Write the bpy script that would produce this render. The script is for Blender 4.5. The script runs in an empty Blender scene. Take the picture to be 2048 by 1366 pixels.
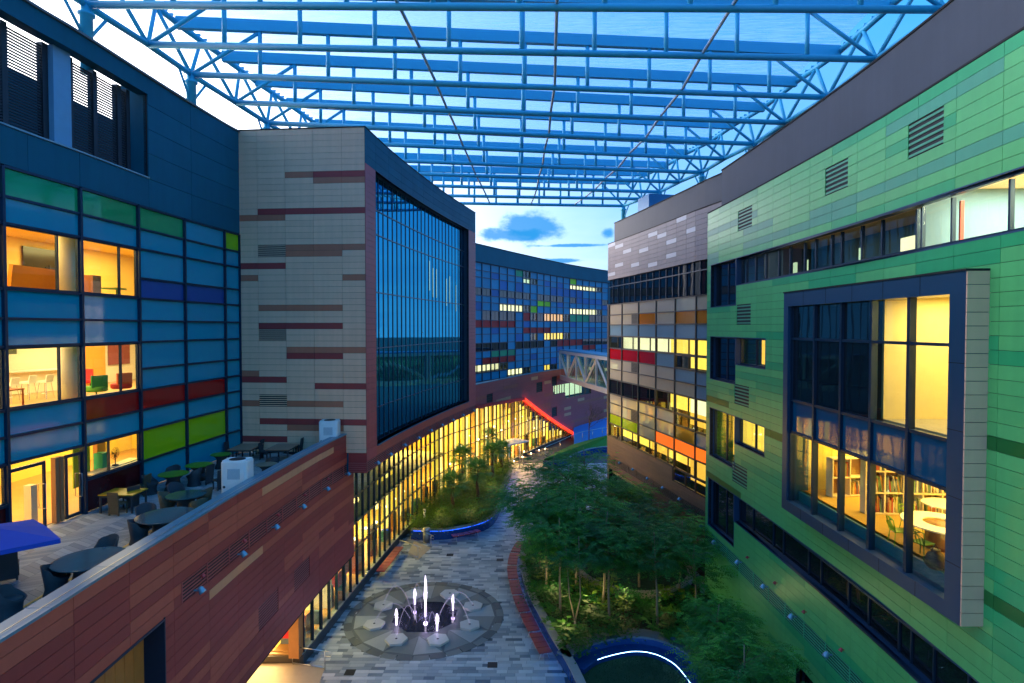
import bpy, bmesh, math, random
from mathutils import Vector, Matrix
from math import sin, cos, pi, radians, tan, atan2, sqrt
random.seed(7)
sc = bpy.context.scene
COL = sc.collection

# ---------------------------------------------------------------- camera
FPX, PITCH, CAMH = 1170.0, radians(1.37), 17.0      # focal length in photo pixels, slight downward pitch, height above the plaza
cd = bpy.data.cameras.new('camera'); cam = bpy.data.objects.new('camera', cd); COL.objects.link(cam)
cd.sensor_width = 36.0; cd.lens = FPX / 2048 * 36.0; cd.clip_start = 0.1; cd.clip_end = 5000
cam.location = (0, 0, CAMH); cam.rotation_euler = (pi/2 - PITCH, 0, 0)
sc.camera = cam

# ---------------------------------------------------------------- world: dusk sky with a dark cloud bank, sun just set on the left
SUN_EL, SUN_AZ = radians(2.0), radians(-62.0)          # azimuth from +Y, negative to the left
w = bpy.data.worlds.new('World'); sc.world = w; w.use_nodes = True
nt = w.node_tree; N = nt.nodes; L = nt.links; N.clear()
def wn(t, **k):
    n = N.new(t)
    for a, b in k.items(): setattr(n, a, b)
    return n
def wmath(op, a, b=None, c=None):
    n = wn('ShaderNodeMath', operation=op)
    for i, v in enumerate((a, b, c)):
        if v is None: continue
        if isinstance(v, (int, float)): n.inputs[i].default_value = v
        else: L.new(v, n.inputs[i])
    return n.outputs[0]
def wmix(f, a, b, blend='MIX'):
    n = wn('ShaderNodeMix', data_type='RGBA', blend_type=blend)
    for i, v in ((0, f), (6, a), (7, b)):
        if isinstance(v, (int, float)): n.inputs[i].default_value = v
        elif isinstance(v, tuple): n.inputs[i].default_value = (*v, 1)
        else: L.new(v, n.inputs[i])
    return n.outputs[2]
sky = wn('ShaderNodeTexSky', sky_type='NISHITA'); sky.sun_disc = False
sky.sun_elevation = SUN_EL; sky.sun_rotation = SUN_AZ; sky.air_density = 1.3; sky.dust_density = 0.7; sky.ozone_density = 4.0
tc = wn('ShaderNodeTexCoord'); sx = wn('ShaderNodeSeparateXYZ'); L.new(tc.outputs['Generated'], sx.inputs[0])
X_, Y_, Z_ = sx.outputs
den = wmath('ADD', wmath('MAXIMUM', Z_, 0.0), 0.12)
px_ = wmath('DIVIDE', X_, den); py_ = wmath('DIVIDE', Y_, den)
cmb = wn('ShaderNodeCombineXYZ'); L.new(px_, cmb.inputs[0]); L.new(py_, cmb.inputs[1])
no = wn('ShaderNodeTexNoise'); no.inputs['Scale'].default_value = 1.3; no.inputs['Detail'].default_value = 7; no.inputs['Roughness'].default_value = 0.58
L.new(cmb.outputs[0], no.inputs['Vector'])
thin = wn('ShaderNodeMapRange'); thin.inputs[1].default_value = 0.42; thin.inputs[2].default_value = 0.72; L.new(no.outputs[0], thin.inputs[0])
# horizon brightness
hz = wmath('POWER', wmath('SUBTRACT', 1.0, wmath('MAXIMUM', Z_, 0.0)), 5.0)
west = wmath('MULTIPLY_ADD', wmath('ADD', wmath('MULTIPLY', X_, sin(SUN_AZ)), wmath('MULTIPLY', Y_, cos(SUN_AZ))), 0.5, 0.5)
glow = wmath('MULTIPLY', wmath('POWER', west, 6.0), 0.70)
after = wmath('MULTIPLY', wmath('POWER', west, 11.0), wmath('POWER', wmath('SUBTRACT', 1.0, wmath('MAXIMUM', Z_, 0.0)), 1.2))     # bright afterglow where the sun went down
SKYK = 0.075
base = wmix(1.0, sky.outputs[0], (SKYK*0.35, SKYK*0.75, SKYK*1.1), 'MULTIPLY')
up = wmix(hz, (0.014, 0.20, 0.48), (0.21, 0.32, 0.55))         # deep blue overhead, pale at the horizon
up2 = wmix(wmath('MULTIPLY', glow, 0.9), up, (0.85, 0.90, 1.0))
col = wmix(1.0, wmix(1.0, base, up2, 'ADD'), wmix(after, (0, 0, 0), (7.0, 6.1, 5.5)), 'ADD')
col = wmix(wmath('MULTIPLY', wmath('MULTIPLY', thin.outputs[0], 0.30), wmath('ADD', hz, 0.12)), col, (0.55, 0.60, 0.76))
# cumulus bank low above the far wing
def cloud(cx, cz, rx, rz, amp, scale, seed):
    q = wn('ShaderNodeCombineXYZ')
    az = wmath('ARCTAN2', X_, Y_); el = wmath('ARCSINE', Z_)
    L.new(az, q.inputs[0]); L.new(wmath('MULTIPLY', el, 1.7), q.inputs[1]); q.inputs[2].default_value = seed
    n2 = wn('ShaderNodeTexNoise'); n2.inputs['Scale'].default_value = scale; n2.inputs['Detail'].default_value = 8; n2.inputs['Roughness'].default_value = 0.62
    L.new(q.outputs[0], n2.inputs['Vector'])
    dx = wmath('DIVIDE', wmath('SUBTRACT', az, cx), rx); dz = wmath('DIVIDE', wmath('SUBTRACT', el, cz), rz)
    d = wmath('SQRT', wmath('ADD', wmath('MULTIPLY', dx, dx), wmath('MULTIPLY', dz, dz)))
    v = wmath('SUBTRACT', wmath('MULTIPLY_ADD', wmath('SUBTRACT', n2.outputs[0], 0.5), amp, 1.0), d)
    m = wn('ShaderNodeMapRange', interpolation_type='SMOOTHSTEP'); m.inputs[1].default_value = 0.0; m.inputs[2].default_value = 0.55; L.new(v, m.inputs[0])
    return m.outputs[0]
for c in ((0.034, 0.168, 0.070, 0.034, 1.9, 18.0, 1.0), (0.0, 0.156, 0.085, 0.014, 1.8, 20.0, 3.0), (0.10, 0.138, 0.085, 0.0035, 1.6, 24.0, 5.0), (0.163, 0.158, 0.014, 0.012, 1.6, 26.0, 8.0),
          (0.075, 0.113, 0.06, 0.005, 1.8, 22.0, 9.0), (-0.9, 0.25, 0.3, 0.05, 1.8, 6.0, 11.0), (0.9, 0.2, 0.3, 0.05, 1.8, 6.0, 14.0), (2.4, 0.3, 0.5, 0.08, 1.8, 5.0, 17.0), (-2.2, 0.2, 0.5, 0.06, 1.8, 5.0, 19.0)):
    col = wmix(wmath('MULTIPLY', cloud(*c), 0.88), col, (0.010, 0.15, 0.37))
bg = wn('ShaderNodeBackground'); L.new(col, bg.inputs[0]); bg.inputs[1].default_value = 1.35
wo = wn('ShaderNodeOutputWorld'); L.new(bg.outputs[0], wo.inputs[0])

# last light of the set sun: very weak and soft
sd = bpy.data.lights.new('sun', 'SUN'); sd.energy = 0.35; sd.angle = radians(12); sd.color = (1.0, 0.86, 0.74)
so = bpy.data.objects.new('sun', sd); COL.objects.link(so)
so.rotation_euler = Vector((-sin(SUN_AZ)*cos(radians(14)), -cos(SUN_AZ)*cos(radians(14)), -sin(radians(14)))).to_track_quat('-Z', 'Y').to_euler()

vs = sc.view_settings; vs.view_transform = 'Standard'; vs.look = 'None'; vs.gamma = 1.0; vs.use_curve_mapping = False; vs.exposure = 0.82
cy = sc.cycles
cy.use_denoising = True; cy.max_bounces = 5; cy.diffuse_bounces = 3; cy.glossy_bounces = 2; cy.transmission_bounces = 2; cy.transparent_max_bounces = 10; cy.use_adaptive_sampling = True; cy.adaptive_threshold = 0.025
cy.sample_clamp_indirect = 4.0; cy.caustics_reflective = False; cy.caustics_refractive = False; cy.use_light_tree = True
sc.render.film_transparent = False

# ---------------------------------------------------------------- pixel helpers: a photo pixel gives a direction, the plane or wall it lies on gives the distance
def ray(x, y):
    a, b = (x - 1024) / FPX, (683 - y) / FPX
    return Vector((a, cos(PITCH) + b*sin(PITCH), -sin(PITCH) + b*cos(PITCH)))
CP = Vector((0, 0, CAMH))
def at(x, y, z=0.0):
    d = ray(x, y); t = (z - CAMH) / d.z
    return CP + d*t
def at_depth(x, y, Y):
    d = ray(x, y); return CP + d*(Y/d.y)
def px_width(p):                       # metres to photo pixels at a point
    return FPX / max(p.y, 1.0)

# ---------------------------------------------------------------- materials
MT = {}
def mat(name, col, rough=0.5, metal=0.0, var=0.10, scale=3.0, bump=0.0, bscale=40.0, emit=None, estr=0.0, rnd=0.06, spec=0.5, streak=0.0):
    if name in MT: return MT[name]
    m = bpy.data.materials.new(name); m.use_nodes = True
    t = m.node_tree; n = t.nodes; l = t.links
    b = n['Principled BSDF']
    b.inputs['Roughness'].default_value = rough; b.inputs['Metallic'].default_value = metal
    b.inputs['Specular IOR Level'].default_value = spec
    g = n.new('ShaderNodeNewGeometry'); oi = n.new('ShaderNodeObjectInfo')
    no = n.new('ShaderNodeTexNoise'); no.inputs['Scale'].default_value = scale; no.inputs['Detail'].default_value = 5; no.inputs['Roughness'].default_value = 0.6
    l.new(g.outputs['Position'], no.inputs['Vector'])
    a = n.new('ShaderNodeMath'); a.operation = 'MULTIPLY_ADD'; l.new(no.outputs[0], a.inputs[0]); a.inputs[1].default_value = 2*var; a.inputs[2].default_value = 1.0 - var
    s = n.new('ShaderNodeMath'); s.operation = 'ADD'; l.new(oi.outputs['Random'], s.inputs[0]); l.new(g.outputs['Random Per Island'], s.inputs[1])
    fr = n.new('ShaderNodeMath'); fr.operation = 'FRACT'; l.new(s.outputs[0], fr.inputs[0])
    r = n.new('ShaderNodeMath'); r.operation = 'MULTIPLY_ADD'; l.new(fr.outputs[0], r.inputs[0]); r.inputs[1].default_value = 2*rnd; r.inputs[2].default_value = 1.0 - rnd
    p = n.new('ShaderNodeMath'); p.operation = 'MULTIPLY'; l.new(a.outputs[0], p.inputs[0]); l.new(r.outputs[0], p.inputs[1])
    if streak:                              # rain streaks and dust running down the surface
        mp = n.new('ShaderNodeMapping'); mp.inputs['Scale'].default_value = (2.6, 2.6, 0.13); l.new(g.outputs['Position'], mp.inputs[0])
        ns = n.new('ShaderNodeTexNoise'); ns.inputs['Scale'].default_value = 1.6; ns.inputs['Detail'].default_value = 6; l.new(mp.outputs[0], ns.inputs['Vector'])
        q = n.new('ShaderNodeMath'); q.operation = 'MULTIPLY_ADD'; l.new(ns.outputs[0], q.inputs[0]); q.inputs[1].default_value = 2*streak; q.inputs[2].default_value = 1.0 - streak
        p2 = n.new('ShaderNodeMath'); p2.operation = 'MULTIPLY'; l.new(p.outputs[0], p2.inputs[0]); l.new(q.outputs[0], p2.inputs[1]); p = p2
    v = n.new('ShaderNodeVectorMath'); v.operation = 'SCALE'; v.inputs[0].default_value = col; l.new(p.outputs[0], v.inputs['Scale'])
    l.new(v.outputs[0], b.inputs['Base Color'])
    if bump:
        n2 = n.new('ShaderNodeTexNoise'); n2.inputs['Scale'].default_value = bscale; n2.inputs['Detail'].default_value = 4; l.new(g.outputs['Position'], n2.inputs['Vector'])
        bp = n.new('ShaderNodeBump'); bp.inputs['Strength'].default_value = bump; bp.inputs['Distance'].default_value = 0.02
        l.new(n2.outputs[0], bp.inputs['Height']); l.new(bp.outputs[0], b.inputs['Normal'])
    if emit:
        e = n.new('ShaderNodeVectorMath'); e.operation = 'SCALE'; e.inputs[0].default_value = emit; l.new(p.outputs[0], e.inputs['Scale'])
        l.new(e.outputs[0], b.inputs['Emission Color']); b.inputs['Emission Strength'].default_value = estr
    MT[name] = m
    return m
def glass(name, tint=(0.85, 0.93, 0.95), ior=1.5, wave=0.0, rough=0.0, body=None, bodyfac=0.0, gcol=(1, 1, 1)):
    if name in MT: return MT[name]
    m = bpy.data.materials.new(name); m.use_nodes = True
    t = m.node_tree; n = t.nodes; l = t.links; n.clear()
    o = n.new('ShaderNodeOutputMaterial'); mx = n.new('ShaderNodeMixShader')
    tr = n.new('ShaderNodeBsdfTransparent'); tr.inputs[0].default_value = (*tint, 1)
    gl = n.new('ShaderNodeBsdfGlossy'); gl.inputs['Roughness'].default_value = rough; gl.inputs[0].default_value = (*gcol, 1)
    f0 = ((ior-1)/(ior+1))**2
    ge = n.new('ShaderNodeNewGeometry'); dt = n.new('ShaderNodeVectorMath'); dt.operation = 'DOT_PRODUCT'; l.new(ge.outputs['Normal'], dt.inputs[0]); l.new(ge.outputs['Incoming'], dt.inputs[1])
    def mm(op, a, b=None):
        q = n.new('ShaderNodeMath'); q.operation = op
        for i, v in enumerate((a, b)):
            if v is None: continue
            if isinstance(v, (int, float)): q.inputs[i].default_value = v
            else: l.new(v, q.inputs[i])
        return q
    fr = mm('ADD', mm('MULTIPLY', mm('POWER', mm('SUBTRACT', 1.0, mm('ABSOLUTE', dt.outputs['Value']).outputs[0]).outputs[0], 5.0).outputs[0], 1-f0).outputs[0], f0)   # Schlick, same from both faces
    first = tr.outputs[0]
    if body:
        d = n.new('ShaderNodeBsdfDiffuse'); d.inputs[0].default_value = (*body, 1)
        m2 = n.new('ShaderNodeMixShader'); m2.inputs[0].default_value = bodyfac; l.new(tr.outputs[0], m2.inputs[1]); l.new(d.outputs[0], m2.inputs[2]); first = m2.outputs[0]
    if wave:
        g = n.new('ShaderNodeNewGeometry'); mp = n.new('ShaderNodeMapping'); mp.inputs['Scale'].default_value = (1, 1, 0.45); no = n.new('ShaderNodeTexNoise'); no.inputs['Scale'].default_value = 0.9; no.inputs['Detail'].default_value = 1.5
        l.new(g.outputs['Position'], mp.inputs[0]); l.new(mp.outputs[0], no.inputs['Vector']); bp = n.new('ShaderNodeBump'); bp.inputs['Strength'].default_value = wave; bp.inputs['Distance'].default_value = 0.05
        l.new(no.outputs[0], bp.inputs['Height']); l.new(bp.outputs[0], gl.inputs['Normal'])
    l.new(fr.outputs[0], mx.inputs[0]); l.new(first, mx.inputs[1]); l.new(gl.outputs[0], mx.inputs[2]); l.new(mx.outputs[0], o.inputs[0])
    MT[name] = m
    return m
def wavy(name, col, rough=0.04, ior=1.5, wave=0.10, wscale=0.9, spec=0.5):     # opaque glossy panel whose reflections ripple a little
    if name in MT: return MT[name]
    m = mat(name, col, rough, var=0.06, rnd=0.03, spec=spec)
    n = m.node_tree.nodes; l = m.node_tree.links; b = n['Principled BSDF']; b.inputs['IOR'].default_value = ior
    g = n.new('ShaderNodeNewGeometry'); mp = n.new('ShaderNodeMapping'); mp.inputs['Scale'].default_value = (1, 1, 0.4)
    no = n.new('ShaderNodeTexNoise'); no.inputs['Scale'].default_value = wscale; no.inputs['Detail'].default_value = 1.5
    l.new(g.outputs['Position'], mp.inputs[0]); l.new(mp.outputs[0], no.inputs['Vector'])
    bp = n.new('ShaderNodeBump'); bp.inputs['Strength'].default_value = wave; bp.inputs['Distance'].default_value = 0.05
    l.new(no.outputs[0], bp.inputs['Height']); l.new(bp.outputs[0], b.inputs['Normal'])
    return m

# ---------------------------------------------------------------- objects
WM = {}                                    # world matrix of every object made here
def link(name, data, parent=None, M=None):
    o = bpy.data.objects.new(name, data); COL.objects.link(o)
    M = M if M is not None else Matrix.Identity(4)
    WM[o.name] = M
    if parent is not None:
        o.parent = parent; o.matrix_parent_inverse = WM[parent.name].inverted()
    o.matrix_basis = M
    return o
def tag(o, label=None, cat=None, group=None, kind=None):
    if label: o['label'] = label
    if cat: o['category'] = cat
    if group: o['group'] = group
    if kind: o['kind'] = kind
    return o
def thing(name, loc, label, cat, group=None, rz=0.0):
    return tag(link(name, None, None, Matrix.Translation(loc) @ Matrix.Rotation(rz, 4, 'Z')), label, cat, group)
CUBE = {}
def cube_mesh(m):
    if m.name not in CUBE:
        me = bpy.data.meshes.new('box_' + m.name)
        v = [(x, y, z) for z in (-.5, .5) for y in (-.5, .5) for x in (-.5, .5)]
        me.from_pydata(v, [], [(0, 2, 3, 1), (4, 5, 7, 6), (0, 1, 5, 4), (2, 6, 7, 3), (0, 4, 6, 2), (1, 3, 7, 5)])
        me.materials.append(m); CUBE[m.name] = me
    return CUBE[m.name]
def TRS(c, size, rz=0.0, rx=0.0, ry=0.0):
    return Matrix.Translation(c) @ Matrix.Rotation(rz, 4, 'Z') @ Matrix.Rotation(ry, 4, 'Y') @ Matrix.Rotation(rx, 4, 'X') @ Matrix.Diagonal((*size, 1))
def box(name, m, parent, c, size, rz=0.0, rx=0.0, ry=0.0, base=None):
    M = TRS(c, size, rz, rx, ry)
    if base is not None: M = base @ M
    return link(name, cube_mesh(m), parent, M)
def mesh(name, verts, faces, mats, parent=None, midx=None, smooth=False, M=None):
    me = bpy.data.meshes.new(name)
    me.from_pydata([tuple(v) for v in verts], [], faces)
    for m in (mats if isinstance(mats, (list, tuple)) else [mats]): me.materials.append(m)
    if midx: me.polygons.foreach_set('material_index', midx)
    if smooth: me.polygons.foreach_set('use_smooth', [True]*len(me.polygons))
    me.update()
    return link(name, me, parent, M)
class MB:                                  # collects several shapes into one mesh
    def __init__(s): s.v = []; s.f = []; s.mi = []
    def add(s, v, f, mi=0):
        o = len(s.v); s.v += [Vector(p) for p in v]; s.f += [tuple(i + o for i in q) for q in f]; s.mi += [mi]*len(f); return s
    def box(s, c, size, rz=0.0, mi=0, rx=0.0, ry=0.0):
        M = TRS(c, size, rz, rx, ry)
        v = [M @ Vector((x, y, z)) for z in (-.5, .5) for y in (-.5, .5) for x in (-.5, .5)]
        return s.add(v, [(0, 2, 3, 1), (4, 5, 7, 6), (0, 1, 5, 4), (2, 6, 7, 3), (0, 4, 6, 2), (1, 3, 7, 5)], mi)
    def tube(s, pts, r, n=8, mi=0, cap=True):
        pts = [Vector(p) for p in pts]; k = len(pts); rr = r if isinstance(r, (list, tuple)) else [r]*k
        v = []; f = []; ref = None
        for i, p in enumerate(pts):
            d = (pts[min(i+1, k-1)] - pts[max(i-1, 0)]); d = d.normalized() if d.length > 1e-9 else Vector((0, 0, 1))
            if ref is None: ref = Vector((0, 0, 1)) if abs(d.z) < 0.9 else Vector((1, 0, 0))
            a = d.cross(ref).normalized(); b = d.cross(a).normalized(); ref = -b if False else ref
            for j in range(n):
                t = 2*pi*j/n; v.append(p + (a*cos(t) + b*sin(t))*rr[i])
        for i in range(k-1):
            for j in range(n): f.append((i*n + j, i*n + (j+1) % n, (i+1)*n + (j+1) % n, (i+1)*n + j))
        if cap: f += [tuple(range(n))[::-1], tuple((k-1)*n + j for j in range(n))]
        return s.add(v, f, mi)
    def lathe(s, prof, c=(0, 0, 0), n=20, mi=0):
        v = []; f = []; k = len(prof)
        for r, z in prof:
            for j in range(n): v.append(Vector(c) + Vector((r*cos(2*pi*j/n), r*sin(2*pi*j/n), z)))
        for i in range(k-1):
            for j in range(n): f.append((i*n + j, i*n + (j+1) % n, (i+1)*n + (j+1) % n, (i+1)*n + j))
        f += [tuple(range(n))[::-1], tuple((k-1)*n + j for j in range(n))]
        return s.add(v, f, mi)
    def prism(s, poly, z0, z1, mi=0):
        n = len(poly); v = [(p[0], p[1], z0) for p in poly] + [(p[0], p[1], z1) for p in poly]
        f = [tuple(range(n))[::-1], tuple(range(n, 2*n))] + [(i, (i+1) % n, n + (i+1) % n, n + i) for i in range(n)]
        return s.add(v, f, mi)
    def build(s, name, mats, parent=None, smooth=False, M=None):
        return mesh(name, s.v, s.f, mats, parent, s.mi, smooth, M)
def copy_tree(o, M, parent=None):          # copy a thing, its parts and sub-parts to a new place
    d = M @ WM[o.name].inverted()
    def rec(a, par):
        c = a.copy(); COL.objects.link(c); W2 = d @ WM[a.name]; WM[c.name] = W2
        c.parent = par; c.matrix_parent_inverse = WM[par.name].inverted() if par else Matrix.Identity(4)
        c.matrix_basis = W2
        for ch in KIDS(a): rec(ch, c)
        return c
    return rec(o, parent)
def KIDS(o): return [c for c in o.children]
ONES = ['first', 'second', 'third', 'fourth', 'fifth', 'sixth', 'seventh', 'eighth', 'ninth']
ORD = ['first', 'second', 'third', 'fourth', 'fifth', 'sixth', 'seventh', 'eighth', 'ninth', 'tenth', 'eleventh', 'twelfth', 'thirteenth', 'fourteenth', 'fifteenth', 'sixteenth', 'seventeenth', 'eighteenth', 'nineteenth', 'twentieth'] + ['%s-%s' % (t, o) for t in ('twenty', 'thirty', 'forty', 'fifty') for o in ONES]

# ---------------------------------------------------------------- a facade: a curve in plan with panels, strips and openings on it
def spline(pts, step=0.5):
    P = [Vector((p[0], p[1])) for p in pts]; out = []
    for i in range(len(P)-1):
        p0, p1, p2, p3 = P[max(i-1, 0)], P[i], P[i+1], P[min(i+2, len(P)-1)]
        n = max(1, int((p2-p1).length/step))
        for k in range(n):
            t = k/n
            out.append(0.5*((2*p1) + (p2-p0)*t + (2*p0-5*p1+4*p2-p3)*t*t + (3*p1-p0-3*p2+p3)*t**3))
    out.append(P[-1]); return out
class Fac:
    def __init__(s, pts, side, smooth=True):       # side +1: outward is to the right of the walking direction
        s.P = spline(pts) if smooth else [Vector(p) for p in pts]; s.side = side
        s.S = [0.0]
        for a, b in zip(s.P, s.P[1:]): s.S.append(s.S[-1] + (b-a).length)
        s.len = s.S[-1]
    def seg(s, t):
        lo, hi = 0, len(s.S)-2
        while lo < hi:
            m = (lo+hi+1)//2
            if s.S[m] <= t: lo = m
            else: hi = m-1
        return lo
    def xy(s, t):
        i = s.seg(t); a, b = s.P[i], s.P[i+1]; u = (t - s.S[i])/(s.S[i+1]-s.S[i]); return a + (b-a)*u
    def nrm(s, t):
        a = s.xy(max(t-0.3, 0)); b = s.xy(min(t+0.3, s.len)); d = (b-a).normalized(); return Vector((d.y, -d.x))*s.side
    def p(s, t, z, off=0.0):
        q = s.xy(t) + s.nrm(t)*off; return Vector((q.x, q.y, z))
    def s_px(s, x):
        k = (x-1024)/FPX; best = None
        for i in range(len(s.P)-1):
            a, b = s.P[i], s.P[i+1]; fa, fb = a.x - k*a.y, b.x - k*b.y
            if fa == fb: continue
            u = fa/(fa-fb)
            if -1e-6 <= u <= 1+1e-6:
                Y = a.y + (b.y-a.y)*u
                if Y > 1 and (best is None or Y < best[0]): best = (Y, s.S[i] + u*(s.S[i+1]-s.S[i]))
        return best[1] if best else (0.0 if abs(s.P[0].x/s.P[0].y-k) < abs(s.P[-1].x/s.P[-1].y-k) else s.len)
    def hit(s, x, y):
        t = s.s_px(x); q = s.xy(t); d = ray(x, y); return t, CAMH + d.z*q.y/d.y
    def slab_M(s, s0, s1, z0, z1, o0, o1, gap=0.0):      # box on the chord s0..s1
        a = s.p(s0, 0, 0); b = s.p(s1, 0, 0); d = b-a; ln = d.length - gap; ang = atan2(d.y, d.x)
        n = Vector((d.y, -d.x, 0)).normalized()*s.side
        c = (a+b)/2 + n*(o0+o1)/2; c.z = (z0+z1)/2
        return TRS(c, (ln, abs(o1-o0), z1-z0-gap), ang)
    def slab(s, name, m, parent, s0, s1, z0, z1, o0, o1, gap=0.0):
        return link(name, cube_mesh(m), parent, s.slab_M(s0, s1, z0, z1, o0, o1, gap))
    def strip_mb(s, mb, s0, s1, z0, z1, o0, o1, step=1.0, mi=0):
        n = max(1, int(math.ceil(abs(s1-s0)/step))); v = []; f = []
        for i in range(n+1):
            t = s0 + (s1-s0)*i/n
            v += [s.p(t, z0, o0), s.p(t, z0, o1), s.p(t, z1, o1), s.p(t, z1, o0)]
        for i in range(n):
            a = i*4; b = a+4
            f += [(a+j, a+(j+1) % 4, b+(j+1) % 4, b+j) for j in range(4)]
        f += [(0, 1, 2, 3), (n*4+3, n*4+2, n*4+1, n*4)]
        mb.add(v, f, mi); return mb
    def strip(s, name, m, parent, s0, s1, z0, z1, o0, o1, step=1.0):
        return s.strip_mb(MB(), s0, s1, z0, z1, o0, o1, step).build(name, m, parent)
def free(s0, s1, holes):
    iv = [(s0, s1)]
    for a, b in holes:
        nx = []
        for c, d in iv:
            if b <= c or a >= d: nx.append((c, d)); continue
            if a > c + 0.02: nx.append((c, a))
            if b < d - 0.02: nx.append((b, d))
        iv = nx
    return iv
def clad(F, parent, rows, cols, holes, pick, wallmat, o0=0.0, o1=0.03, gap=0.016, limit=300, name='panel', cut=None):
    """panels between the lines rows (z) and cols (s); holes = (s0,s1,z0,z1); pick(i,j,s,z) -> material; cut(s,z) True leaves a panel out"""
    items = []; wall = MB()
    for j in range(len(rows)-1):
        z0, z1 = rows[j], rows[j+1]; zm = (z0+z1)/2
        hs = [(a, b) for a, b, c, d in holes if c < zm < d]
        for a, b in free(cols[0], cols[-1], hs):
            if not cut: F.strip_mb(wall, a, b, z0, z1, -0.16, o0-0.004, 1.6)
        for i in range(len(cols)-1):
            for a, b in free(cols[i], cols[i+1], hs):
                if b-a < 0.04: continue
                if cut:
                    if cut((a+b)/2, zm): continue
                    F.strip_mb(wall, a, b, z0, z1, -0.16, o0-0.004, 1.6)
                m = pick(i, j, (a+b)/2, zm)
                p = F.p((a+b)/2, zm); d = (p-CP).length
                items.append(((b-a)*(z1-z0)/d**2*abs((p-CP).normalized().dot(Vector((*F.nrm((a+b)/2), 0)))), a, b, z0, z1, m))
    items.sort(key=lambda q: -q[0])
    for k, (_, a, b, z0, z1, m) in enumerate(items[:limit]): link(name, cube_mesh(m), parent, F.slab_M(a, b, z0, z1, o0, o1, gap))
    rest = items[limit:]
    if rest:
        mb = MB(); ms = []
        for _, a, b, z0, z1, m in rest:
            if m not in ms: ms.append(m)
            M = F.slab_M(a, b, z0, z1, o0, o1, gap)
            mb.add([M @ Vector((x, y, z)) for z in (-.5, .5) for y in (-.5, .5) for x in (-.5, .5)], [(0, 2, 3, 1), (4, 5, 7, 6), (0, 1, 5, 4), (2, 6, 7, 3), (0, 4, 6, 2), (1, 3, 7, 5)], ms.index(m))
        tag(mb.build('small_panels', ms, parent), kind='stuff')
    if wall.v: wall.build('backing_wall', wallmat, parent)
def shell(F, parent, s0, s1, z0, z1, depth, m, roofz=None, name='rear_walls'):
    mb = MB(); n = max(2, int((s1-s0)/3)); A = [F.p(s0+(s1-s0)*i/n, 0, -0.2) for i in range(n+1)]; B = [F.p(s0+(s1-s0)*i/n, 0, -depth) for i in range(n+1)]
    up = lambda p, z: Vector((p.x, p.y, z))
    v = []; f = []
    for i in range(n+1): v += [up(A[i], z0), up(A[i], z1), up(B[i], z1), up(B[i], z0)]
    for i in range(n):
        a = 4*i; b = a+4; f += [(a+1, b+1, b+2, a+2), (a+2, b+2, b+3, a+3)]
    f += [(0, 1, 2, 3), (4*n+3, 4*n+2, 4*n+1, 4*n)]
    mb.add(v, f); return mb.build(name, m, parent)
def lamp(name, loc, power, col, size=(1, 1), rz=0.0, parent=None, aim=None):
    ld = bpy.data.lights.new(name, 'AREA'); ld.shape = 'RECTANGLE'; ld.size, ld.size_y = size; ld.energy = power; ld.color = col
    M = Matrix.Translation(loc) @ Matrix.Rotation(rz, 4, 'Z')
    if aim is not None: M = Matrix.Translation(loc) @ Vector(aim).to_track_quat('-Z', 'Y').to_matrix().to_4x4()
    return link(name, ld, parent, M)
def point(name, loc, power, col, r=0.05, parent=None):
    ld = bpy.data.lights.new(name, 'POINT'); ld.energy = power; ld.color = col; ld.shadow_soft_size = r
    return link(name, ld, parent, Matrix.Translation(loc))
# ---------------------------------------------------------------- palette
teal = wavy('teal_spandrel_glass', (0.002, 0.28, 0.42), 0.06, 1.5, 0.05)
bluep = wavy('blue_spandrel_glass', (0.004, 0.065, 0.30), 0.06, 1.5, 0.05)
redp = wavy('red_spandrel_glass', (0.42, 0.005, 0.004), 0.10, 1.45, 0.05)
limep = wavy('lime_spandrel_glass', (0.28, 0.52, 0.006), 0.08, 1.45, 0.05)
greenp = wavy('green_spandrel_glass', (0.005, 0.33, 0.11), 0.05, 1.6, 0.05)
darkred = mat('dark_red_panel', (0.06, 0.004, 0.006), 0.25)
orangep = wavy('orange_spandrel_glass', (0.50, 0.16, 0.01), 0.08, 1.5, 0.06)
greyp = wavy('grey_spandrel_glass', (0.20, 0.30, 0.36), 0.07, 1.6, 0.10)
frame = mat('navy_window_frame', (0.005, 0.030, 0.068), 0.35, 0.3)
frame2 = mat('bronze_window_frame', (0.045, 0.040, 0.042), 0.4, 0.3)
greyc = mat('blue_grey_cladding', (0.005, 0.105, 0.165), 0.6, spec=0.2, streak=0.11, var=0.22, scale=0.5, bump=0.05)
greyc2 = mat('charcoal_cladding', (0.042, 0.050, 0.075), 0.6, streak=0.11, var=0.22, scale=0.6, bump=0.05)
joint = mat('dark_joint', (0.012, 0.012, 0.014), 0.8)
beige = mat('beige_cladding', (0.80, 0.475, 0.315), 0.55, streak=0.11, var=0.06, rnd=0.035)
rust = mat('rust_cladding', (0.50, 0.155, 0.085), 0.55, streak=0.11, var=0.06, rnd=0.06)
maroon = mat('maroon_cladding', (0.36, 0.042, 0.040), 0.55, var=0.06, rnd=0.05)
redc = mat('brick_red_cladding', (0.32, 0.044, 0.042), 0.5, streak=0.11, var=0.07, rnd=0.07)
redc2 = mat('light_brick_red_cladding', (0.46, 0.092, 0.062), 0.5, streak=0.11, var=0.06, rnd=0.05)
tanc = mat('tan_cladding', (0.66, 0.30, 0.16), 0.5, streak=0.11, var=0.06, rnd=0.05)
pinkred = mat('rose_red_cladding', (0.44, 0.075, 0.08), 0.5, streak=0.11, var=0.06, rnd=0.05)
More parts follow.
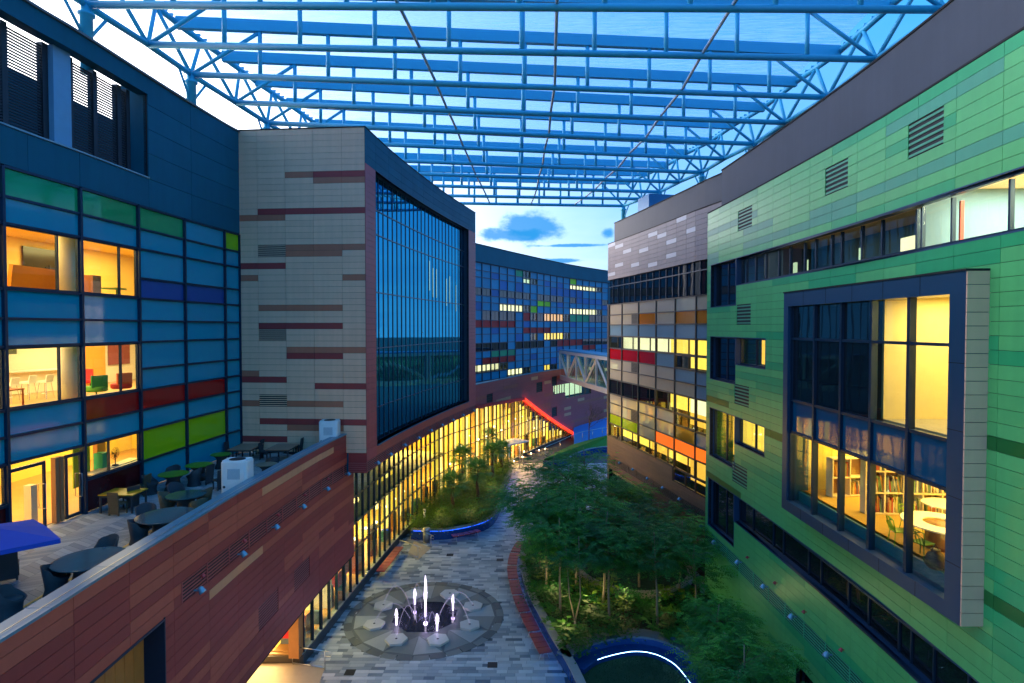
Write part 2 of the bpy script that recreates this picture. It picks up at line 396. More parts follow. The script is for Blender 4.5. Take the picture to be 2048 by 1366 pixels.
grn = mat('green_cladding', (0.10, 0.47, 0.15), 0.30, streak=0.11, var=0.09, bump=0.02, bscale=2.0, rnd=0.05)
grn2 = mat('dark_green_cladding', (0.030, 0.39, 0.14), 0.30, streak=0.11, var=0.09, rnd=0.05)
grn3 = mat('grey_green_cladding', (0.065, 0.34, 0.20), 0.36, streak=0.11, var=0.05, rnd=0.05)
grn4 = mat('bottle_green_cladding', (0.008, 0.15, 0.03), 0.36, var=0.05, rnd=0.05)
brn = mat('taupe_cladding', (0.21, 0.175, 0.20), 0.5, streak=0.11, var=0.06, rnd=0.04)
brnw = mat('pale_lilac_cladding', (0.50, 0.50, 0.56), 0.45, var=0.05, rnd=0.04)
brnl = mat('brown_cladding', (0.215, 0.115, 0.080), 0.55, streak=0.11, var=0.08, rnd=0.05)
black = mat('black_recess', (0.006, 0.007, 0.010), 0.6)
louvd = mat('dark_louvre', (0.012, 0.018, 0.028), 0.5)
louvr = mat('red_louvre_blade', (0.42, 0.085, 0.085), 0.4)
louvg = mat('green_louvre_blade', (0.06, 0.42, 0.22), 0.4)
louvb = mat('brown_louvre_blade', (0.16, 0.10, 0.085), 0.4)
steel = mat('brushed_steel', (0.55, 0.55, 0.56), 0.28, 1.0)
white = mat('white_paint', (0.78, 0.78, 0.76), 0.5)
clear = glass('clear_window_glass', (0.90, 0.95, 0.93), 1.45, 0.05)
tinted = glass('green_tinted_glass', (0.82, 0.90, 0.80), 1.55, 0.06)
darkglass = wavy('dark_reflective_glass', (0.03, 0.23, 0.36), 0.02, 1.9, 0.05, 0.6); darkglass.node_tree.nodes['Principled BSDF'].inputs['Specular Tint'].default_value = (0.35, 0.8, 1.0, 1); darkglass.node_tree.nodes['Principled BSDF'].inputs['Metallic'].default_value = 0.9
dimglass = wavy('unlit_window_glass', (0.006, 0.012, 0.018), 0.02, 1.6, 0.06)
CREAM = mat('cream_room_wall', (0.86, 0.74, 0.50), 0.7, var=0.04)
AMBER = mat('amber_room_wall', (0.88, 0.60, 0.15), 0.7, var=0.05)
YELW = mat('yellow_room_wall', (0.86, 0.66, 0.12), 0.7, var=0.05)
WOODF = mat('oak_floor', (0.56, 0.31, 0.10), 0.4, var=0.15, scale=2.0)
CEIL = mat('ceiling_board', (0.80, 0.70, 0.52), 0.8)
wood = mat('timber_panel', (0.50, 0.20, 0.05), 0.45, var=0.2, scale=2.5)
def lit(name, c, k): return mat('lit_' + name, (c[0]*0.6, c[1]*0.6, c[2]*0.6), 0.7, var=0.22, scale=0.9, emit=c, estr=k, rnd=0.26)
litY = lit('yellow_blind', (1.0, 0.66, 0.08), 0.85); litP = lit('pale_blind', (1.0, 0.92, 0.50), 0.85); litA = lit('amber_blind', (1.0, 0.52, 0.06), 0.95)
litG = lit('greenish_blind', (0.72, 0.92, 0.55), 0.62); litW = lit('white_ceiling_lamp', (1.0, 0.93, 0.72), 6.0); litO = lit('orange_blind', (1.0, 0.50, 0.18), 0.75)

# ---------------------------------------------------------------- plan curves (metres; camera at the origin, +Y ahead)
FL = Fac([(-17.3, 10), (-17.02, 19.66), (-16.75, 22.6), (-16.58, 26), (-16.38, 29.4), (-16.1, 33), (-15.9, 34.2)], 1)
FT = Fac([(-16.3, 34.25), (-8.4, 33.6)], 1, False)
FC = Fac([(-8.4, 33.6), (-7.8, 38.5), (-6.8, 44.5), (-5.5, 51), (-3.67, 58.6)], 1)
FP = Fac([(-10.1, 6), (-10.12, 11.5), (-10.22, 15), (-10.25, 19), (-10.22, 23), (-9.95, 30), (-9.5, 34.8)], 1)
FG_ = Fac([(-10.6, 29.2), (-9.73, 39), (-8.5, 49), (-6.5, 57.5), (-4.0, 63), (1.3, 75.6), (7.0, 86.5), (15, 98), (22, 106)], 1)
FF = Fac([(-9, 69.5), (-4.8, 77), (1.25, 88), (9.6, 102), (18.4, 113.6), (27, 123)], 1)
FM = Fac([(14.0, 36), (12.95, 40), (12.3, 43.5), (11.0, 50), (9.4, 57.3)], -1)
FGR = Fac([(11.45, 7.5), (11.7, 13.3), (12.05, 19.6), (12.05, 25), (11.95, 30), (11.75, 35.2)], -1)

def vent(F, parent, s0, s1, z0, z1, blade, n=6, off=0.03):
    v = F.slab('vent', black, parent, s0, s1, z0, z1, -0.12, -0.008)
    h = (z1-z0)/n
    for i in range(n): F.slab('vent_blade', blade, v, s0, s1, z0+h*i+h*0.28, z0+h*i+h*0.68, -0.007, off*0.7)
    return v
def window(F, parent, s0, s1, z0, z1, mulls, gm, fm, off=-0.12, fw=0.06, trans=()):
    """framed window: frame bars, mullions at s in mulls, one pane per light"""
    w0 = F.slab('window', fm, parent, s0, s1, z0, z0+fw, off-0.05, off+0.06)
    F.slab('window_frame', fm, w0, s0, s1, z1-fw, z1, off-0.05, off+0.06)
    F.slab('window_frame', fm, w0, s0, s0+fw, z0+fw, z1-fw, off-0.05, off+0.06)
    F.slab('window_frame', fm, w0, s1-fw, s1, z0+fw, z1-fw, off-0.05, off+0.06)
    e = [s0+fw] + sorted(mulls) + [s1-fw]
    for m in mulls: F.slab('mullion', fm, w0, m-fw/2, m+fw/2, z0+fw, z1-fw, off-0.05, off+0.055)
    for a, b in zip(e, e[1:]):
        zz = [z0+fw] + list(trans) + [z1-fw]
        for q, r in zip(zz, zz[1:]):
            g = gm(a, q) if callable(gm) else gm
            F.slab('pane', g, w0, a+fw/2*(a != e[0]), b-fw/2*(b != e[-1]), q, r, off-0.01, off+0.005)
        for z in trans: F.slab('transom', fm, w0, a, b, z-fw/2, z+fw/2, off-0.04, off+0.05)
    return w0
def reveal(F, parent, s0, s1, z0, z1, m, d0=-0.45, d1=0.0, t=0.04):
    mb = MB()
    F.strip_mb(mb, s0-t, s0, z0-t, z1+t, d0, d1+0.035); F.strip_mb(mb, s1, s1+t, z0-t, z1+t, d0, d1+0.035)
    F.strip_mb(mb, s0, s1, z0-t, z0, d0, d1+0.04); F.strip_mb(mb, s0, s1, z1, z1+t, d0, d1+0.04)
    return mb.build('window_reveal', m, parent)
def litbox(F, parent, s0, s1, z0, z1, m, d=1.1, off=-0.3, name='lit_blind'):
    return F.slab(name, m, parent, s0, s1, z0, z1, off-d-0.05, off-d)
def room(F, parent, s0, s1, z0, z1, d, wallm, floorm, ceilm, power, lc=(1.0, 0.70, 0.33), off=-0.3, nlamp=1):
    mb = MB()
    F.strip_mb(mb, s0, s1, z0, z1, -d-0.1, -d, mi=0); F.strip_mb(mb, s0-0.1, s0, z0, z1, -d-0.1, off, mi=0); F.strip_mb(mb, s1, s1+0.1, z0, z1, -d-0.1, off, mi=0)
    F.strip_mb(mb, s0, s1, z0-0.1, z0, -d, off, mi=1); F.strip_mb(mb, s0, s1, z1, z1+0.1, -d, off, mi=2)
    r = mb.build('room_interior', [wallm, floorm, ceilm], parent)
    for k in range(nlamp):
        t = s0 + (s1-s0)*(k+0.5)/nlamp; n = F.nrm(t)
        lamp('ceiling_lamp', F.p(t, z1-0.06, (-d+off)/2), power/nlamp, lc, ((s1-s0)/nlamp*0.7, d*0.55), atan2(n.x, -n.y), parent)
    return r

# ================================================================ office building on the left: coloured curtain wall
office = thing('office_building', (-17, 26, 9.7), 'teal curtain wall building with lit lounges above the left terrace', 'building')
rowsL = [22.4, 21.4, 20.5, 19.2, 18.3, 17.3, 16.35, 15.15, 14.2, 13.3, 12.4, 11.0, 9.7]
sL = [FL.s_px(x) for x in (8, 163, 278, 370, 450, 480)]; sL = [sL[0]-3.2] + sL[:-1] + [min(sL[-1], FL.len)]
def cellL(i, r0, r1, m): FL.slab('spandrel_panel', m, office, sL[i]+0.03, sL[i+1]-0.03, r1+0.03, r0-0.03, -0.10, -0.02)
colour = {(0, 1): greenp, (0, 2): greenp, (0, 3): greenp, (0, 5): limep, (0, 0): greenp, (3, 3): bluep, (3, 4): bluep, (8, 2): redp, (8, 3): redp, (8, 4): redp,
          (10, 3): limep, (10, 4): limep, (11, 2): darkred, (11, 0): darkred}
winL = {(2, i): 1 for i in (0, 1, 2)} | {(6, i): 1 for i in (0, 1, 2)}
for j in range(12):
    for i in range(6):
        if (j in (2, 3) or j in (6, 7)) and i in (0, 1, 2): continue
        if j == 10 and i in (0, 1, 2): continue
        if j == 11 and i == 1: continue
        cellL(i, rowsL[j], rowsL[j+1], colour.get((j, i), teal))
for i, s in enumerate(sL): FL.slab('mullion', frame, office, s-0.055, s+0.055, 9.7, 22.4, -0.12, 0.10)
for z in rowsL[:-1]:
    for i in range(6):
        if z in (19.2, 15.15) and i < 3: continue
        if z == 11.0 and i == 1: continue
        FL.slab('transom', frame, office, sL[i]+0.055, sL[i+1]-0.055, z-0.045, z+0.045, -0.12, 0.07)
for (z1, z0) in ((20.5, 18.3), (16.35, 14.2)):
    for i in (0, 1, 2):
        ms = sL[i] + (sL[i+1]-sL[i])*(0.69 if i < 2 else 0.66)
        window(FL, office, sL[i]+0.055, sL[i+1]-0.055, z0+0.045, z1-0.045, [ms], clear, frame, -0.06, 0.05)
for i in (0, 2): window(FL, office, sL[i]+0.055, sL[i+1]-0.055, 11.045, 12.355, [sL[i] + (sL[i+1]-sL[i])*0.42], clear, frame, -0.06, 0.05)
# the three lit floors
room(FL, office, sL[0], FL.len-0.4, 18.02, 21.1, 6.0, AMBER, WOODF, AMBER, 660, (1.0, 0.80, 0.30), nlamp=2)
room(FL, office, sL[0], FL.len-0.4, 13.92, 17.0, 6.5, CREAM, WOODF, CEIL, 700, (1.0, 0.80, 0.42), nlamp=2)
room(FL, office, sL[0], FL.len-0.4, 9.72, 12.9, 7.0, YELW, WOODF, CEIL, 850, (1.0, 0.70, 0.28), nlamp=2)
# round columns just inside the glass
for z0, z1 in ((18.02, 21.1), (13.92, 17.0)):
    c = FL.p(13.35, 0, -1.0); MB().lathe([(0.36, z0), (0.36, z1)], (c.x, c.y, 0), 20).build('interior_column', CREAM, office, True)
for s_ in (sL[1]+0.25*(sL[2]-sL[1]), sL[1]+0.9*(sL[2]-sL[1])):
    c = FL.p(s_, 21.06, -2.2); MB().lathe([(0.16, -0.03), (0.16, 0.02)], c, 14).build('ceiling_downlight', litW, office)
for k in range(5):
    c = FL.p(sL[1]+0.5+0.45*k, 20.75, -1.6-0.5*k); box('ceiling_baffle', wood, office, c, (1.4, 0.12, 0.10), 0.1)
FL.slab('wall_screen', mat('smoked_screen', (0.05, 0.035, 0.012), 0.15), office, 16.6, 19.3, 19.3, 20.75, -5.95, -5.88)
for dz in (0, 0.34):
    FL.slab('screen_bracket', black, office, 17.75, 18.45, 19.5+dz, 19.55+dz, -5.87, -5.82)
for ds in (0.1, 0.5):
    FL.slab('screen_bracket', black, office, 17.8+ds, 17.85+ds, 19.3, 20.0, -5.82, -5.78)
# second floor: posters, column, coloured doors
FL.slab('wall_picture', mat('picture_print', (0.10, 0.10, 0.05), 0.4, var=0.9, scale=3), office, 13.6, 15.2, 15.85, 16.5, -5.0, -4.9)
FL.slab('wall_panel', mat('orange_wall_panel', (0.75, 0.30, 0.02), 0.6), office, 20.6, 22.0, 13.95, 16.9, -6.45, -6.40)
FL.slab('wall_panel', mat('brick_red_wall_panel', (0.28, 0.06, 0.04), 0.6), office, 22.05, 23.6, 14.9, 16.9, -6.45, -6.40)
# terrace level: coloured lockers at the back, door leaf, folded door stack
for k, c in enumerate(((0.13, 0.12, 0.19), (0.10, 0.42, 0.22), (0.75, 0.26, 0.01), (0.75, 0.26, 0.01), (0.80, 0.07, 0.0), (0.16, 0.13, 0.24), (0.75, 0.30, 0.02))):
    FL.slab('wall_panel', mat('locker_%d' % k, c, 0.5), office, 17.2+k*0.56, 17.74+k*0.56, 10.9, 12.8, -6.95, -6.85)
FL.slab('storage_unit', mat('lime_unit', (0.33, 0.50, 0.03), 0.5), office, 13.75, 14.65, 10.4, 12.6, -1.3, -1.25)
FL.slab('storage_unit', mat('turquoise_unit', (0.02, 0.42, 0.22), 0.5), office, 14.9, 15.3, 10.3, 11.6, -1.3, -0.9)
FL.slab('storage_unit', wood, office, 15.5, 16.0, 9.75, 12.8, -1.8, -1.6)
dl = [sL[1], FL.s_px(88), FL.s_px(106), FL.s_px(128), sL[2]]
for a, b in ((dl[0]+0.06, dl[1]), (dl[3], dl[4]-0.06)):
    d = FL.slab('door', frame, office, a, b, 9.74, 9.86, -0.10, -0.03)
    FL.slab('door_frame', frame, d, a, b, 12.05, 12.17, -0.10, -0.03)
    FL.slab('door_frame', frame, d, a, a+0.09, 9.86, 12.05, -0.10, -0.03); FL.slab('door_frame', frame, d, b-0.09, b, 9.86, 12.05, -0.10, -0.03)
    FL.slab('pane', clear, d, a+0.09, b-0.09, 9.86, 12.05, -0.07, -0.06)
    for sg in (-0.18, 0.10):
        h = b-0.13; mb = MB(); mb.tube([FL.p(h, 10.45, sg*0.3-0.06), FL.p(h, 10.45, sg-0.02), FL.p(h, 11.35, sg-0.02), FL.p(h, 11.35, sg*0.3-0.06)], 0.018, 8); mb.build('door_handle', steel, d, True)
FL.slab('transom_pane', clear, office, dl[0]+0.06, dl[4]-0.06, 12.17, 12.355, -0.07, -0.06)
for k in range(2): FL.slab('folded_door_post', mat('bronze_post', (0.30, 0.17, 0.09), 0.4, 0.3), office, dl[2]+0.2*k, dl[2]+0.2*k+0.15, 9.74, 12.17, -0.20, 0.0)
FL.slab('interior_pillar', CREAM, office, dl[1]+0.05, dl[1]+0.30, 9.75, 11.2, -1.0, -0.7)
# roof zone: blue-grey cladding with a louvred plant screen
sX = FL.s_px(300)
rG = [22.45, 23.75]; rG2 = [23.75, 24.9, 26.0, 27.1, 28.3]
clad(FL, office, rG, [0.3, 5, 10.6, FL.s_px(163), FL.s_px(300), FL.s_px(385), FL.len], [], lambda i, j, s, z: greyc, joint, 0.0, 0.05, 0.02)
clad(FL, office, rG2, [sX, FL.s_px(385), FL.len+0.0], [], lambda i, j, s, z: greyc, joint, 0.0, 0.05, 0.02)
FL.strip('sill_ledge', mat('pale_ledge', (0.25, 0.36, 0.42), 0.5), office, 0.3, sX, 23.76, 23.82, -0.5, 0.10)
FL.strip('roof_beam', greyc, office, 0.3, sX, 27.55, 28.3, -0.45, 0.06)
FL.strip('roof_coping', mat('taupe_coping', (0.16, 0.15, 0.16), 0.5), office, 0.3, FL.len, 28.31, 28.40, -0.5, 0.16)
FL.strip('screen_side_wall', greyc, office, sX, sX+0.15, 23.8, 28.25, -1.2, -0.06)
posts = [FL.s_px(x) for x in (-60, -10, 48, 124, 175, 222, 268, 285)]
for s in posts: FL.slab('screen_post', louvd, office, s-0.11, s+0.11, 23.82, 27.55, -0.75, -0.5)
FL.slab('roof_column', mat('pale_blue_column', (0.16, 0.33, 0.50), 0.5), office, FL.s_px(131), FL.s_px(165), 23.82, 27.55, -0.9, -0.3)
nl = 34
for i in range(nl):
    z = 23.9 + i*0.105
    for a, b in ((posts[0], posts[3]), (posts[4], posts[7])): FL.slab('louvre_blade', louvd, office, a, b, z, z+0.055, -0.62, -0.56)
shell(FL, office, 0.1, FL.len, 9.5, 23.7, 9.0, greyc)
MB().box((-21, 22, 25.4), (3.0, 14, 3.4)).build('rooftop_plant_room', greyc, office)

# ================================================================ tower with the beige end wall and the curved glass front
tower = thing('tower_building', (-12, 34, 9.7), 'beige and red striped tower block with tall curved glass front', 'building')
rT = [9.75] + [28.4 - 0.348*k for k in range(53, -1, -1)]
rT = sorted(set(round(z, 3) for z in rT)); 
cT = [FT.s_px(x) for x in (470, 518, 573, 629, 686, 732)]; cT[0] = 0.0; cT[-1] = FT.len
# coloured rows read off the photograph: (top y at the wall, first column, last column, colour)
def rowT(y): z = FT.hit(600, y)[1]; return min(range(len(rT)-1), key=lambda j: abs((rT[j]+rT[j+1])/2 - z))
bandsT = [(346, 2, 3, rust), (355, 3, 4, maroon), (367, 3, 4, rust), (418, 1, 4, maroon), (431, 0, 1, rust), (496, 2, 4, rust), (508, 2, 3, rust), (534, 0, 1, maroon), (557, 0, 0, rust), (555, 4, 4, rust),
          (614, 1, 3, rust), (648, 1, 3, maroon), (695, 2, 4, rust), (706, 2, 3, maroon), (750, 0, 0, rust), (762, 0, 1, maroon), (776, 3, 4, maroon), (808, 0, 3, rust), (842, 1, 4, maroon), (855, 2, 3, rust), (884, 0, 1, maroon)]
bm_ = {}
for y, a, b, m in bandsT:
    for i in range(a, b+1): bm_[(i, rowT(y))] = m
ventsT = []
for y in (493, 665, 790):
    j = rowT(y); ventsT.append((cT[1], cT[2], rT[j-1]+0.0, rT[j+1]+0.0))
clad(FT, tower, rT, cT, ventsT, lambda i, j, s, z: bm_.get((i, j), beige), joint, 0.0, 0.03, 0.014)
for v_ in ventsT: vent(FT, tower, v_[0], v_[1], v_[2], v_[3], beige, 6, 0.02)
FT.strip('roof_coping', joint, tower, 0.0, FT.len+0.05, 28.4, 28.46, -0.5, 0.06)
# curved side: blue-grey band on top, rose-red frame, recessed dark glass with vertical fins
s0c, s1c = FC.s_px(752), FC.s_px(937)
rC = [8.6, 9.25] + [9.9 + 0.348*k for k in range(0, 48)] + [26.4, 26.9, 27.4, 27.9, 28.4]
rC = sorted(set(round(z, 3) for z in rC if z <= 26.2 or z >= 26.4))
cC = [0.0, s0c] + [s0c + (s1c-s0c)*k/9 for k in range(1, 9)] + [s1c, FC.len]
hC = [(s0c, s1c, 9.9, 26.4), (0, FC.len, 8.6, 9.25)]
clad(FC, tower, rC, cC, hC, lambda i, j, s, z: greyc if z > 26.4 else pinkred if (s < s0c or s > s1c) else redc2, joint, 0.0, 0.03, 0.014)
FC.strip('roof_coping', joint, tower, 0.0, FC.len, 28.4, 28.46, -0.5, 0.06)
reveal(FC, tower, s0c, s1c, 9.9, 26.4, mat('slate_reveal', (0.02, 0.05, 0.085), 0.5), -0.55)
nC = 25; hz_ = [9.9, 12.0, 15.7, 19.2, 22.8, 24.3, 26.4]
for i in range(nC):
    a = s0c + (s1c-s0c)*i/nC; b = s0c + (s1c-s0c)*(i+1)/nC
    for q, r in zip(hz_, hz_[1:]): FC.slab('glass_pane', darkglass, tower, a+0.02, b-0.02, q+0.015, r-0.015, -0.46, -0.44)
    if i: FC.slab('fin', frame, tower, a-0.024, a+0.024, 9.9, 26.4, -0.44, -0.40)
for z in hz_[1:-1]: FC.strip('transom', frame, tower, s0c, s1c, z-0.03, z+0.03, -0.44, -0.39)
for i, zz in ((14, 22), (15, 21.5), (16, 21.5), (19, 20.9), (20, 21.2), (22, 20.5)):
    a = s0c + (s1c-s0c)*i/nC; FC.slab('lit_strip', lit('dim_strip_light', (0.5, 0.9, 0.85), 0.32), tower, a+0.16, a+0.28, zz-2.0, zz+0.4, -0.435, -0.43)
FC.strip('window_sill', mat('slate_sill', (0.05, 0.10, 0.15), 0.4), tower, s0c, s1c, 9.84, 9.9, -0.4, 0.14)
# louvre band under the curved wall and the soffit
def ribs(F, parent, s0, s1, z0, z1, blade, n=6, post=1.5):
    v = F.strip('louvre_band', black, parent, s0, s1, z0, z1, -0.12, -0.010)
    h = (z1-z0)/n
    for i in range(n): F.strip('louvre_blade', blade, v, s0, s1, z0+h*i+h*0.28, z0+h*i+h*0.70, -0.009, 0.014)
    k = int((s1-s0)/post)
    for i in range(k+1):
        t = min(max(s0 + (s1-s0)*i/k, s0+0.03), s1-0.03); F.slab('louvre_bracket', blade, v, t-0.025, t+0.025, z0, z1, 0.015, 0.04)
ribs(FC, tower, 0.0, FC.len, 8.6, 9.25, louvr)
mb = MB(); n = 24; v = []; f = []
for i in range(n+1):
    t = FC.len*i/n; a = FC.p(t, 8.58, 0.0); b = FC.p(t, 8.58, -4.5); v += [a, b]
for i in range(n): f.append((2*i, 2*i+1, 2*i+3, 2*i+2))
mb.add(v, f).build('soffit', joint, tower)
FT.strip('base_return', maroon, tower, FT.len-1.05, FT.len-0.01, 8.6, 9.74, -0.2, 0.02)
for i in range(5): FT.strip('louvre_blade', louvr, tower, FT.len-1.05, FT.len-0.01, 8.64+i*0.12, 8.70+i*0.12, 0.02, 0.06)
mb = MB()
shell(FC, tower, 0.05, FC.len-0.02, 8.6, 28.3, 7.0, greyc)
MB().box((-12.3, 36.3, 19.0), (7.3, 4.2, 18.6), -0.08).build('rear_walls', greyc, tower)

# ================================================================ red podium with the terrace, and the golden glass hall under it
podium = thing('podium_building', (-10.3, 20, 0), 'long brick-red clad podium with roof terrace and golden glass hall below', 'building')
rP = [3.4 + 0.3364*k for k in range(23)]
cP = [0.4] + [1.2+2.06*k for k in range(1, 14)] + [FP.len]
doorP = (0.4, FP.s_px(318), 3.4, 8.6)
zr0, zr1 = rP[15], rP[17]
doorP = (0.4, FP.s_px(318), 3.4, rP[15])
ribsP = (FP.s_px(354), FP.len, zr0, zr1)
ventP = [(*sorted((FP.hit(510, 1250)[0], FP.hit(550, 1250)[0])), rP[4], rP[7]), (*sorted((FP.hit(583, 1200)[0], FP.hit(614, 1200)[0])), rP[4], rP[7])]
random.seed(21)
patP = {}
for j in range(len(rP)-1):
    i = 0
    while i < 15:
        r = random.random()
        if r < 0.30: m, ln = redc2, random.choice((2, 3, 3))
        elif r < 0.37: m, ln = tanc, random.choice((1, 2))
        else: m, ln = redc, random.choice((2, 3, 4))
        for k in range(ln): patP[(i+k, j)] = m
        i += ln
for j in (21,):
    for i in range(15): patP[(i, j)] = redc2 if i < 6 else redc
for i in (8, 9, 10, 11): patP[(i, 20)] = tanc
clad(FP, podium, rP, cP, [doorP, ribsP] + ventP, lambda i, j, s, z: patP.get((i, j), redc), joint, 0.0, 0.03, 0.014)
ribs(FP, podium, ribsP[0], ribsP[1], zr0, zr1, louvr, 6, 1.45)
for v_ in ventP: vent(FP, podium, *v_, louvr, 9, 0.02)
FP.strip('soffit', joint, podium, 0.4, FP.len, 3.3, 3.39, -3.0, 0.0)
cop = mat('blue_grey_coping', (0.075, 0.19, 0.28), 0.3, var=0.08)
for k in range(13):
    a, b = FP.len*k/13, FP.len*(k+1)/13; FP.strip('coping_stone', cop, podium, max(a, 0.3)+0.008, b-0.008, 10.80, 10.87, -0.48, 0.07)
FP.strip('coping_rail', steel, podium, 0.3, FP.len, 10.90, 10.912, -0.10, -0.085)
FP.strip('parapet_inner', cop, podium, 0.3, FP.len, 9.7, 10.80, -0.42, -0.2)
# timber-lined recess at the near end
FP.strip('recess_back', wood, podium, 0.4, doorP[1]-0.02, 3.5, rP[15], -0.62, -0.56)
for k in range(26):
    t = 0.5 + (doorP[1]-0.6)*k/26; FP.slab('timber_batten', wood, podium, t, t+0.27, 3.5, rP[15]-0.02, -0.56, -0.545)
FP.strip('recess_jamb', frame, podium, doorP[1]-0.03, doorP[1]+0.02, 3.5, rP[15]+0.05, -0.62, 0.06)
FP.strip('recess_head', frame, podium, 0.4, doorP[1]+0.02, rP[15]-0.05, rP[15]+0.02, -0.62, 0.06)
# terrace deck
deckm = mat('blue_grey_deck_tile', (0.20, 0.255, 0.29), 0.55, var=0.12, rnd=0.30, bump=0.05)
v = []; f = []; n = 30
for i in range(n+1):
    Y = 6 + 28.3*i/n; k = (Y-6)/28.3
    a = FL.xy(min(FL.len, max(0.0, FL.len*(Y-10)/24.2))) if Y > 10 else Vector((-17.3, Y)); b = FP.xy(min(FP.len, FP.len*k)); v += [(a.x-0.3, Y, 9.66), (b.x-0.25, Y, 9.66)]
for i in range(n): f.append((2*i, 2*i+1, 2*i+3, 2*i+2))
mesh('terrace_deck', v, f, joint, podium)
mb = MB(); dm = [mat('deck_plank_%d' % k, c, 0.55, var=0.12, rnd=0.14, bump=0.05) for k, c in enumerate(((0.33, 0.36, 0.37), (0.25, 0.285, 0.30), (0.18, 0.22, 0.245)))]
random.seed(31); cw, ph = 0.78, 0.235                     # chevron planks laid across the terrace
for a in range(11):
    xa = -18.0 + a*cw; xb = xa + cw - 0.008; sl = 0.42*(1 if a % 2 else -1)
    for k in range(118):
        ya = 7.0 + k*ph; yc = ya+ph/2
        lim = FP.xy(min(FP.len, max(0, (yc-6)/28.3*FP.len))).x - 0.5; lf = FL.xy(min(FL.len, max(0.0, FL.len*(yc-10)/24.2))).x - 0.1
        if (xa+xb)/2 < lf - 0.3 or xa > lim or yc > 33.9: continue
        xe = min(xb, lim); fr_ = (xe-xa)/(xb-xa)
        q = [(xa, ya), (xe, ya+sl*fr_), (xe, ya+sl*fr_+ph-0.008), (xa, ya+ph-0.008)]
        mb.add([(p_[0], p_[1], 9.70) for p_ in q], [(0, 1, 2, 3)], random.choice((0, 0, 1, 1, 2)))
tag(mb.build('deck_planks', dm, podium), kind='stuff')
yel = mat('yellow_line_paint', (0.62, 0.36, 0.05), 0.5)
box('painted_line', yel, podium, (-12.9, 19.2, 9.7035), (0.09, 10.5, 0.004), 0.035)
box('painted_line', yel, podium, (-10.95, 14.3, 9.7035), (0.09, 6.0, 0.004), 0.0)
# --- glass hall: fins, transoms, panes
g0, gEnd = FG_.s_px(601), FG_.s_px(1142)
gX = [FG_.s_px(x) for x in (690, 936, 1044)]
def topz(s):
    if s < FG_.s_px(690): return 3.42
    sA = FG_.s_px(1043)
    if s < sA: return 8.55 if s < FG_.s_px(900) else 8.55 - 0.9*(s-FG_.s_px(900))/(sA-FG_.s_px(900))
    return 7.65 + (0.3-7.65)*(s-sA)/(FG_.s_px(1147)-sA)
gm1 = tinted
step = 1.12; n = int((gEnd-g0)/step); zt = [0.55, 2.9, 4.6, 6.3]
finm = mat('olive_fin', (0.10, 0.085, 0.03), 0.4, 0.2)
strip_m = [litY, lit('pale_gold_blind', (1.0, 0.74, 0.22), 1.3), lit('gold_blind', (1.0, 0.58, 0.05), 1.25)]
random.seed(5)
FG_.strip('glass_plinth', mat('dark_plinth', (0.03, 0.045, 0.055), 0.4), podium, g0-0.2, gEnd-1.5, 0.0, 0.5, -0.3, 0.10)
FG_.strip('plinth_cap', mat('pale_plinth_cap', (0.30, 0.33, 0.31), 0.5), podium, g0-0.2, gEnd-1.5, 0.5, 0.55, -0.25, 0.06)
for i in range(n):
    a, b = g0 + step*i, g0 + step*(i+1); sm = (a+b)/2; zt_ = topz(sm)
    lo = max(0.55, 0.55)
    if zt_ < 0.9: continue
    zs = [0.55] + [z for z in zt[1:] if z < zt_-0.4] + [zt_]
    for q, r in zip(zs, zs[1:]): FG_.slab('glass_pane', clear if b > FG_.s_px(885) else tinted, podium, a+0.025, b-0.025, q+0.02, r-0.02, -0.03, -0.015)
    FG_.slab('fin', finm if b > FG_.s_px(880) else frame, podium, a-0.035, a+0.035, 0.55, topz(a), -0.10, 0.07)
for z in zt[1:]:
    a = g0 if z < 3.4 else FG_.s_px(690); b = gEnd
    if z > 4: b = FG_.s_px(1043) + (FG_.s_px(1147)-FG_.s_px(1043))*(7.65-z)/7.35
    else: b = FG_.s_px(1043) + (FG_.s_px(1147)-FG_.s_px(1043))*(7.65-z)/7.35
    FG_.strip('transom', finm, podium, a, b, z-0.035, z+0.035, -0.09, 0.05)
FG_.strip('glass_head', frame, podium, FG_.s_px(690), FG_.s_px(940), 8.5, 8.58, -0.12, 0.06)
# hall interior: golden vertical panels behind the glass, floor, back wall
i = 0; s = g0+0.2
k = 0
while s < gEnd - 0.6:
    far = s > FG_.s_px(880)
    wd = 0.50 if far else 0.46; stp = 0.86 if far else 0.94
    t1 = topz(s)-0.15
    t0 = 0.6
    if s > FG_.s_px(690) and not far: t1 = 3.7 if s < FG_.s_px(790) else 5.0
    if t1 > 1.2 and random.random() > 0.10:
        t1 -= random.choice((0, 0, 0, 0.4, 0.9))
        d = -1.0 if far else -1.5
        FG_.slab('golden_panel', strip_m[k % 3], podium, s, s+wd, t0, t1, d-0.05, d)
    s += stp; k += 1
mb = MB(); FG_.strip_mb(mb, g0, gEnd, 0.50, 0.54, -7.0, -0.12, 2.0, 0); FG_.strip_mb(mb, g0, gEnd, 0.5, 8.6, -7.1, -7.0, 2.0, 1); mb.build('hall_interior', [WOODF, mat('ochre_hall_wall', (0.50, 0.33, 0.07), 0.6)], podium)
FG_.strip('upper_floor', mat('hall_slab', (0.25, 0.22, 0.12), 0.7), podium, FG_.s_px(705), FG_.s_px(890), 4.35, 4.7, -7.0, -0.25)
for t in (0.03, 0.14, 0.26):
    s = g0 + (gEnd-g0)*t + 1; lamp('hall_lamp', FG_.p(s, 3.9 if t < 0.3 else 7.4, -3.5), 900, (1.0, 0.70, 0.24), (3.0, 2.0), 0, podium)
